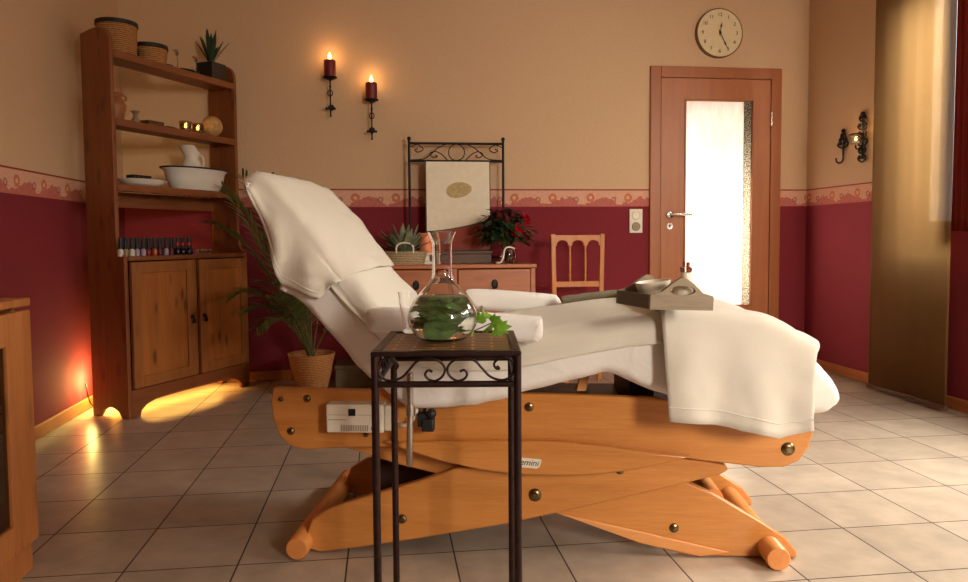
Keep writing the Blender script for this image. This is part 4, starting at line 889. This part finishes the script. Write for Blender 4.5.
def armrest(poly, v0, v1, parent=bed):
    """rounded bar pad following the 2-D outline"""
    bm = nb(); c = Vector((sum(p[0] for p in poly)/len(poly), sum(p[1] for p in poly)/len(poly))); P = [Vector((q.x, q.y)) for q in cr([(p[0], p[1], 0) for p in poly], 5, True)]; rows = []
    n_ = normals(P); sgn = 1 if n_[0].dot(P[0]-c) > 0 else -1; R_ = .022
    for v, ins in [(v0+R_*(1-math.cos(PI/2*k/5)), R_*(1-math.sin(PI/2*k/5))) for k in range(6)]+[(v1-R_*(1-math.cos(PI/2*k/5)), R_*(1-math.sin(PI/2*k/5))) for k in range(5, -1, -1)]:
        rows.append([(p-n*sgn*ins) for p, n in zip(P, n_)]); rows[-1] = [(q.x, v, q.y) for q in rows[-1]]
    V = grid(bm, rows, True); bm.faces.new(V[0][::-1]); bm.faces.new(V[-1]); bmesh.ops.triangulate(bm, faces=[f for f in bm.faces if len(f.verts) > 4]); return bm
an = [bp(*q, -.12) for q in ((367, 314), (371, 309), (398, 308), (450, 311), (500, 314.5), (536, 317), (542, 320), (543, 333), (540, 340), (528, 342.5), (470, 337), (420, 333), (378, 332), (369, 329))]
ar1 = part('armrest', armrest(an, -.14, -.068), M['pad'], bed, 'white padded near armrest', smooth=60)
part('armrest_bracket', tube(nb(), [(an[0][0]+.06, -.09, an[11][1]+.035), (an[0][0]+.06, .03, an[11][1]+.03)], .012, 10), M['chrome'], ar1)
af = [bp(*q, .68) for q in ((466, 293), (470, 289.5), (500, 290.5), (550, 294.5), (558, 297.5), (561, 303), (558, 310.5), (548, 313), (480, 309), (468, 303))]
ar2 = part('armrest', armrest(af, .64, .73), M['pad'], bed, 'white padded far armrest', smooth=60)
part('armrest_bracket', tube(nb(), [(af[0][0]+.06, .68, af[0][1]-.02), (af[0][0]+.06, .59, .60)], .012, 10), M['chrome'], ar2)
# fitted sheet over the upholstery
bm = upholster(0, VN, VFAR, .010)
sh = finish('fitted_sheet', bm, M['sheet'], smooth=70); sh.location = BO; sh.rotation_euler = (0, 0, BA); tagit(sh, 'white fitted sheet stretched over the whole bed upholstery', 'bed sheet')
fl_ = nb(); P0 = [(-.03, .83), (-.058, .775), (.02, .742), (.045, .775)]
# ---- towels that follow the upholstery
TS = [Vector((q.x, q.y)) for q in cr([(a_, b_, 0) for a_, b_ in TOP], 10)]; TNn = normals(TS, False); ARC = [0]
for a_, b_ in zip(TS, TS[1:]): ARC.append(ARC[-1]+(b_-a_).length)
def at_s(s):
    for i in range(len(ARC)-1):
        if ARC[i+1] >= s: t_ = (s-ARC[i])/(ARC[i+1]-ARC[i]); return TS[i].lerp(TS[i+1], t_), TNn[i].lerp(TNn[i+1], t_).normalized()
    return TS[-1], TNn[-1]
def s_of_u(u):
    for i in range(len(TS)-1, 0, -1):
        if TS[i-1].x <= u: return ARC[i-1]+(ARC[i]-ARC[i-1])*(u-TS[i-1].x)/max(1e-6, TS[i].x-TS[i-1].x)
    return 0
def towel(name, s0, s1, hang, label, mat, off=.009, vfar=VFAR-.02, vfar_fn=None, dirn=None, ns=46, seed=0, wr=.006, solid=.009, far_hang=0, wrap=None, flare=None):
    rows = []
    for i in range(ns+1):
        f = i/ns; s = s0+(s1-s0)*f; p, n = at_s(max(s, 0)); h = hang(f); dr = dirn(f, n) if dirn else -n; dr = Vector(dr).normalized(); row = []; ofi = off if name != 'head_towel' or f < .6 else lerp(off, .0115, (f-.6)/.4)
        vf = vfar_fn(f) if vfar_fn else vfar; R_ = .028
        cols = [('t', vf+(VN+R_-vf)*k/22) for k in range(23)]+[('c', k/6) for k in range(1, 7)]+[('h', k/14) for k in range(1, 15)]
        for ty, x in cols:
            if ty == 't':
                dome = (.020 if name == 'head_towel' else .003)*math.sin(PI*(x-VN)/(VFAR-VN)); q = p+n*(ofi+dome*.5); v = x; e = 1
            elif ty == 'c':
                a_ = PI/2*x; q = p+n*(ofi-R_*(1-math.cos(a_))); v = VN+R_-(R_+off)*math.sin(a_); e = 1
            else:
                q = p+n*(off-R_)+dr*(h*x); v = VN-off-(flare(f, x) if flare else 0); e = 1
            w_ = noise.noise(Vector((s*6+seed, v*6, x*2 if ty == 'h' else 0)))*wr+noise.noise(Vector((s*17+seed, v*11, x*3 if ty == 'h' else 1)))*wr*.45
            if ty == 'h': v -= abs(w_)*1.6*x+.001; 
            else: q = q+n*abs(w_)
            row.append((q.x, v, q.y))
        rows.append(row)
    seam = [r_[-3] for r_ in rows]
    if wrap:                                                        # continue over the head end and down behind
        extra = []
        for d_, dn in wrap:
            extra.append([(x+d_, y, z+dn) for x, y, z in rows[0]])
        rows = extra[::-1]+rows
    bm = nb(); grid(bm, rows)
    o = finish(name, bm, M[mat], smooth=80, solid=solid); o.location = BO; o.rotation_euler = (0, 0, BA); 
    if name != 'body_towel': part('hem_seam', tube(nb(), [(x, y-solid*.5, z) for x, y, z in seam], .0022, 6), M[mat], o)
    return tagit(o, label, 'towel'), rows
def lerp(a_, b_, t_): return a_+(b_-a_)*t_
def pw(t_, pts):
    for (x0, y0), (x1, y1) in zip(pts, pts[1:]):
        if t_ <= x1: return y0+(y1-y0)*(t_-x0)/(x1-x0)
    return pts[-1][1]
# head towel: hangs round the head end, its side hem runs below the near edge
HEM = [bp(*q, -.064) for q in ((249, 184), (254, 198), (260, 214), (266, 232), (271, 248), (276, 263), (279, 276), (281, 284), (291, 288), (302, 292), (312, 295.5), (320, 298), (326, 292), (332, 284))]
def hem(f): x_ = f*(len(HEM)-1); k = min(len(HEM)-2, int(x_)); return Vector(HEM[k]).lerp(Vector(HEM[k+1]), x_-k)
HS1 = s_of_u(.150)
def hemd(f): p, n = at_s(HS1*f); return hem(f)-(p+n*(.019-.028))
towel('head_towel', .0, HS1, lambda f: hemd(f).length, 'cream towel draped over the raised head end of the bed', 'terry', dirn=lambda f, n: hemd(f), ns=70, seed=3, wr=.012, solid=.006, off=.019, flare=lambda f, x: .014*math.sin(PI*x)+.012*x*math.sin(f*19))
sb0 = s_of_u(.075)
towel('body_towel', sb0, s_of_u(1.0), lambda f: pw(f, [(0, .015), (.10, .03), (.22, .03), (.3, .035), (.45, .05), (.6, .062), (.8, .05), (1, .04)]), 'long cream towel spread along the backrest and seat of the bed', 'terry2', off=.007, dirn=lambda f, n: (-.25*(1-f), -1), ns=70, seed=9, wr=.005, vfar=VFAR-.06)
sl0, sl1 = s_of_u(.985), s_of_u(1.37)
towel('leg_towel', sl0, sl1, lambda f: pw(f, [(0, .262), (.2, .265), (.5, .27), (.75, .26), (.93, .215), (1, .19)]), 'white towel folded over the leg end and hanging down near side', 'terry2', off=.032, dirn=lambda f, n: (lerp(.06, -.06, f), -1), ns=40, seed=21, wr=.012, vfar=VFAR-.05, solid=.011, flare=lambda f, x: .018*x+.010*x*math.sin(f*13))
# olive towel along the far edge
bm = nb(); rows = []
for i in range(25):
    u = lerp(.76, .99, i/24); p, n = at_s(s_of_u(u)); rows.append([(p.x+0*n.x, .57+.05*math.cos(a_), p.y+.002+.017+.015*math.sin(a_)+.004*noise.noise(Vector((u*22, a_, 1)))) for a_ in [2*PI*k/18 for k in range(18)]])
V = grid(bm, rows, True); bm.faces.new(V[0][::-1]); bm.faces.new(V[-1])
o = finish('rolled_towel', bm, M['olive'], smooth=60); o.location = BO; o.rotation_euler = (0, 0, BA); tagit(o, 'olive green rolled towel along the far edge of the bed', 'towel')

# ------------------------------------------------------------------ tray on the bed
TZ = .742; A = on_z(650, 309.5, TZ); dx = Vector((.989, .147, 0)); ra_ = math.atan2(dx.y, dx.x)
TW, TL = .168, .175
t = thing('wooden_tray', 'grey weathered wooden tray with cut-out handles on the bed', 'tray', A, ra_); t.rotation_euler = (0, .05, ra_)
part('base', box(nb(), (.006, .006, 0), (TW-.006, TL-.006, .008)), M['greywood'], t, smooth=0)
for x0 in (0, TW-.009): part('side_board', box(nb(), (x0, .0095, 0), (x0+.009, TL-.0095, .034)), M['greywood_shaded'], t, smooth=0, bevel=.002)
def handle_bm(y0):
    o_ = [(0, 0), (TW, 0), (TW, .034), (TW-.03, .042), (TW-.055, .062), (TW-.075, .074), (TW/2, .077), (.075, .074), (.055, .062), (.03, .042), (0, .034)]
    i_ = [(TW/2+.034*math.cos(a_)*1.0, .046+.0115*math.sin(a_)) for a_ in [2*PI*k/24 for k in range(24)]]
    bm = nb(); vs = []
    for y in (y0, y0+.009):
        ov = [bm.verts.new((x, y, z)) for x, z in o_]; iv = [bm.verts.new((x, y, z)) for x, z in i_]
        ed = [bm.edges.new((ov[k], ov[(k+1) % len(ov)])) for k in range(len(ov))]+[bm.edges.new((iv[k], iv[(k+1) % 24])) for k in range(24)]
        bmesh.ops.triangle_fill(bm, edges=ed, use_beauty=True); vs.append((ov, iv))
    for q in (0, 1):
        a_, b_ = vs[0][q], vs[1][q]
        for k in range(len(a_)): bm.faces.new((a_[k], a_[(k+1) % len(a_)], b_[(k+1) % len(a_)], b_[k]))
    return bm
part('handle_board', handle_bm(0), M['greywood'], t, smooth=0); part('handle_board', handle_bm(TL-.009), M['greywood'], t, smooth=0)
def tray(x, y, z=.0085): return A+dx*x-Vector((0, 0, .05*x))+Vector((-dx.y, dx.x, 0))*y+Vector((0, 0, z))
t2 = thing('shell_bowl', 'white rounded bowl lying tilted in the grey tray', 'bowl', tray(.078, .118)); bm = lathe(nb(), [(0, 0), (.024, .002), (.038, .018), (.045, .046), (.041, .046), (.034, .02), (.022, .006), (0, .005)], n=32); bm.transform(Matrix.Translation((0, 0, .008)) @ Matrix.Rotation(-.12, 4, 'Y')); part('bowl', bm, M['ceramic'], t2)
t2 = thing('oil_bottle', 'small pale bottle with cork standing in the grey tray', 'bottle', tray(.128, .055)); part('glass_body', lathe(nb(), [(0, 0), (.032, 0), (.036, .02), (.03, .05), (.012, .068), (.011, .08), (0, .08)], n=28), M['ceramic'], t2); part('stopper', lathe(nb(), [(0, .08), (.014, .08), (.014, .092), (.009, .093), (.009, .105), (0, .105)], n=20), M['glass'], t2)
solo('soap_bar', box(nb(), (-.028, -.02, 0), (.028, .02, .022)), M['soap'], 'tan soap bar lying at front of the grey tray', 'soap', loc=tray(.036, .055), rot=.5, smooth=0, bevel=.006)
t2 = thing('herb_sprig', 'dark green leafy sprig lying in the grey tray', 'leaves', tray(.07, .05)); bm = nb()
for k in range(26): an = rng.uniform(0, 2*PI); leaf(bm, (rng.uniform(-.02, .045), rng.uniform(-.03, .03), rng.uniform(.003, .014)), (math.cos(an), math.sin(an), rng.uniform(.15, .9)), rng.uniform(.03, .05), .02, .2, n=4)
leaf(bm, (.04, .05, .025), (.75, .1, .75), .06, .018, .05); part('leaves', bm, M['leaf'], t2, smooth=0)

# ------------------------------------------------------------------ wrought iron side table in front of the bed
TT = .69; f0 = on_z(370, 352, TT); f1 = on_z(521.6, 351, TT); sx = (f1-f0).normalized(); TA = math.atan2(sx.y, sx.x); TWD = (f1-f0).length; TDP = .325
t = thing('iron_side_table', 'dark brown iron side table with scrollwork in front of bed', 'side table', (f0.x, f0.y, 0), TA)
r = .0078
for x in (r, TWD-r):
    for y in (r, TDP-r): part('leg', tube(nb(), [(x, y, 0), (x, y, .004), (x, y, TT-.010)], [r*.8, r, r], 14), M['iron'], t)
bm = nb()
for lo, hi in (((0, 0, TT-.010), (TWD, .018, TT)), ((0, TDP-.018, TT-.010), (TWD, TDP, TT)), ((0, .018, TT-.010), (.018, TDP-.018, TT)), ((TWD-.018, .018, TT-.010), (TWD, TDP-.018, TT))): box(bm, lo, hi)
part('top_frame', bm, M['iron'], t, smooth=0, bevel=.003)
part('slatted_top', box(nb(), (.0182, .0182, TT-.0095), (TWD-.0182, TDP-.0182, TT-.003)), M['tabletop'], t, smooth=0, bevel=.001)
ZL = .624
SCR = [[(192, 250), (180, 262), (165, 245), (180, 212), (195, 235), (190, 265), (160, 262), (125, 205), (100, 215), (92, 265), (110, 315), (155, 338), (215, 318), (262, 262), (300, 212), (355, 193), (415, 208), (450, 252), (438, 305), (400, 340), (365, 325), (347, 298), (362, 272), (385, 280)]]
K8 = .88
S0 = [(185, 245), (172, 262), (188, 262), (200, 235), (185, 208), (150, 188), (105, 210), (92, 262), (112, 318), (160, 338), (220, 315), (265, 260), (305, 210), (360, 193), (420, 210), (453, 258), (440, 310), (400, 341), (362, 328), (346, 298), (362, 271), (386, 281)]
def scrolls(P, Lx):
    bm = nb()
    for s in (1, -1):
        pts = []
        for px, py in S0: pts.append(P(s*(px-460)/735*(Lx-.03), ZL+.006+(343-py)/158*(TT-.012-ZL-.006)))
        tube(bm, cr(pts, 5), .0027, 6)
    return bm
part('crossbar', tube(nb(), [(2*r, r, ZL), (TWD-2*r, r, ZL)], .0065, 10), M['iron'], t); part('crossbar', tube(nb(), [(2*r, TDP-r, ZL), (TWD-2*r, TDP-r, ZL)], .0065, 10), M['iron'], t)
part('crossbar', tube(nb(), [(r, 2*r, ZL), (r, TDP-2*r, ZL)], .0065, 10), M['iron'], t); part('crossbar', tube(nb(), [(TWD-r, 2*r, ZL), (TWD-r, TDP-2*r, ZL)], .0065, 10), M['iron'], t)
part('scrollwork', scrolls(lambda a_, z: (TWD/2+a_, r, z), TWD), M['iron'], t); part('scrollwork', scrolls(lambda a_, z: (TWD/2+a_, TDP-r, z), TWD), M['iron'], t)
part('scrollwork', scrolls(lambda a_, z: (r, TDP/2+a_, z), TDP), M['iron'], t); part('scrollwork', scrolls(lambda a_, z: (TWD-r, TDP/2+a_, z), TDP), M['iron'], t)
# carafe with herbs, tumbler, ivy
TZ0 = TT+.0003; c = on_z(443, 339.5, TT)
t = thing('glass_carafe', 'clear round bellied glass carafe standing on the iron table', 'carafe', (c.x, c.y, TZ0))
po = [(a_*.9, b_*.89) for a_, b_ in [(0, 0), (.05, 0), (.066, .010), (.08, .032), (.0855, .052), (.081, .077), (.066, .103), (.046, .126), (.031, .143), (.0255, .158), (.0242, .185), (.0242, .225), (.0255, .24), (.0355, .264)]]
po = [(max(0, q.x), q.y) for q in cr([(a_, b_, 0) for a_, b_ in po[1:]], 4)]
NO = normals([Vector(p) for p in po], False); th = .0027; pi_ = [(max(.001, p[0]-abs(n.x)*th), p[1]+(.003 if i < 3 else -n.y*0)) for i, (p, n) in enumerate(zip(po, NO))]
bm = lathe(nb(), [(0, 0)]+po+pi_[::-1]+[(0, .003)], n=48); part('glass_body', bm, M['glass'], t, smooth=60)
wl = .095; pw_ = [(p[0]-.0004, p[1]+.0004) for p in pi_ if p[1] < wl-.002]; rl = pw_[-1][0]-.004
part('water', lathe(nb(), [(0, .0036)]+pw_+[(rl, wl), (0, wl)], n=44), M['water'], t, smooth=60)
hb = thing('herb_leaves', 'large green herb leaves standing in the carafe water', 'leaves', (c.x, c.y, TZ0+.006)); bm = nb(); rg = random.Random(5)
for k in range(70):
    an = rg.uniform(0, 2*PI); z_ = rg.uniform(.012, .07); rmax = .056*math.sin(PI*min(1, (z_+.012)/.125)); rr = rmax*math.sqrt(rg.random())*.75; d = Vector((math.cos(an+rg.uniform(-1.2, 1.2)), math.sin(an+rg.uniform(-1.2, 1.2)), rg.uniform(.1, .9))).normalized()
    L_ = min(.045, max(.015, (.084-z_)/max(.2, d.z)*.9)); L_ = min(L_, max(.016, rmax*1.12-rr)); leaf(bm, (rr*math.cos(an), rr*math.sin(an), z_), d, L_, .034, .15, n=5, fold=.3)
leaf(bm, (-.04, -.027, .014), (1, .1, .52), .076, .058, .12, side=(-.2, .25, .9), n=8)
leaf(bm, (-.042, -.012, .045), (1, .0, .1), .08, .054, .05, side=(-.1, .3, 1), n=8)
part('leaves', bm, M['herb'], hb, smooth=60)
a = on_z(412.5, 332.4, TT); t = thing('glass_tumbler', 'clear glass tumbler behind left side of the carafe', 'glass', (a.x, a.y, TZ0)); zt = on_y(412, 292, a.y).z-TZ0; r1 = .0335; r0 = .0215
part('glass_body', lathe(nb(), [(0, 0), (r0, 0), (r0+.001, .004), (r1, zt), (r1-.0018, zt), (r0-.0015, .009), (0, .009)], n=40), M['glass'], t, smooth=50)
a = on_z(485, 337, TT); t = thing('ivy_sprig', 'bright green ivy sprig lying on table right of carafe', 'leaves', (a.x, a.y, TZ0)); bm = nb(); lf = nb()
tube(bm, cr([(-.045, .01, .004), (-.01, .0, .02), (.02, .0, .03), (.05, -.005, .012)], 6), .0015, 6); part('stem', bm, M['stem'], t)
def ivy(c_, d, u_, s):
    d = Vector(d).normalized(); sd = d.cross(Vector(u_)).normalized(); nn = sd.cross(d); out = [(0, 0), (-.5, -.12), (-.75, .12), (-.42, .34), (-.5, .68), (-.2, .62), (0, 1.05), (.2, .62), (.5, .68), (.42, .34), (.75, .12), (.5, -.12)]
    ctr = lf.verts.new(Vector(c_)+d*(.35*s)+nn*(.06*s)); vs = [lf.verts.new(Vector(c_)+sd*(x*s)+d*(y*s)-nn*(abs(x)*.12*s)) for x, y in out]
    for k in range(len(vs)): lf.faces.new((ctr, vs[k], vs[(k+1) % len(vs)]))
for c_, d, s in (((-.02, -.02, .03), (.1, -.3, 1), .038), ((0, -.03, .038), (-.3, -.5, .9), .034), ((.02, -.02, .03), (.7, -.4, .5), .036), ((.04, -.02, .016), (1, -.3, .1), .042), ((.005, -.035, .018), (.3, -.8, -.1), .034), ((-.03, -.03, .012), (-.5, -.8, .4), .03), ((.025, -.035, .014), (.8, -.5, -.2), .034), ((-.01, .0, .03), (0, .3, 1), .032)):
    ivy((c_[0]*.8-.004, c_[1]+.004, c_[2]*.9+.008), d, (0, -1, .35), s*.72)
part('leaves', lf, M['leafbright'], t, smooth=0, solid=.0006)

# ------------------------------------------------------------------ light
w = bpy.data.worlds.new('sky'); SC.world = w; w.use_nodes = True; bg = w.node_tree.nodes['Background']; bg.inputs[0].default_value = (1, .95, .88, 1); bg.inputs[1].default_value = 1.6
DAY = (1, .90, .75)
TLT = PI/2-.62
lamp('daylight_window', 'AREA', (XR+.75, (W1[0]+W1[1])/2, 2.85), 430, (1, .94, .82), 1.4, (0, TLT-.25, 0), 1.6)
lamp('daylight_window', 'AREA', (XR+.75, (W2[0]+W2[1])/2, 2.4), 290, DAY, 1.5, (0, TLT-.1, 0), 2.0)
lamp('daylight_window', 'AREA', ((W3[0]+W3[1])/2+.05, YF-1.4, 1.95), 270, DAY, 1.2, (PI/2-.15, 0, 0), 1.1)
# unseen hallway box behind the door, added to keep sky light off the pane
hb_ = nb(); HX0, HX1, HY = 1.2, 3.4, ZB+1.6
for lo, hi in (((HX0-.1, ZB+.12, -.1), (HX0, HY, HC)), ((HX1, ZB+.12, -.1), (HX1+.1, HY, HC)), ((HX0-.1, HY, -.1), (HX1+.1, HY+.1, HC)), ((HX0, ZB+.12, -.1), (HX1, HY, 0)), ((HX0-.1, ZB+.12, HC), (HX1+.1, HY+.1, HC+.1))): box(hb_, lo, hi)
struct('wall_sky_blocker', hb_, M['ceiling'], smooth=0)
lamp('daylight_next_room', 'AREA', (dcx+.06, ZB+.30, dcz-.22), 48, (1, .93, .84), .22, (-PI/2, 0, 0), .8)
vs = SC.view_settings; SC.display_settings.display_device = 'sRGB'; vs.view_transform = 'Standard'; vs.look = 'None'; vs.exposure = .12; vs.gamma = 1; vs.use_curve_mapping = False
SC.cycles.max_bounces = 12; SC.cycles.transparent_max_bounces = 16; SC.cycles.caustics_refractive = True; SC.cycles.sample_clamp_indirect = 4
SC.cycles.use_denoising = True
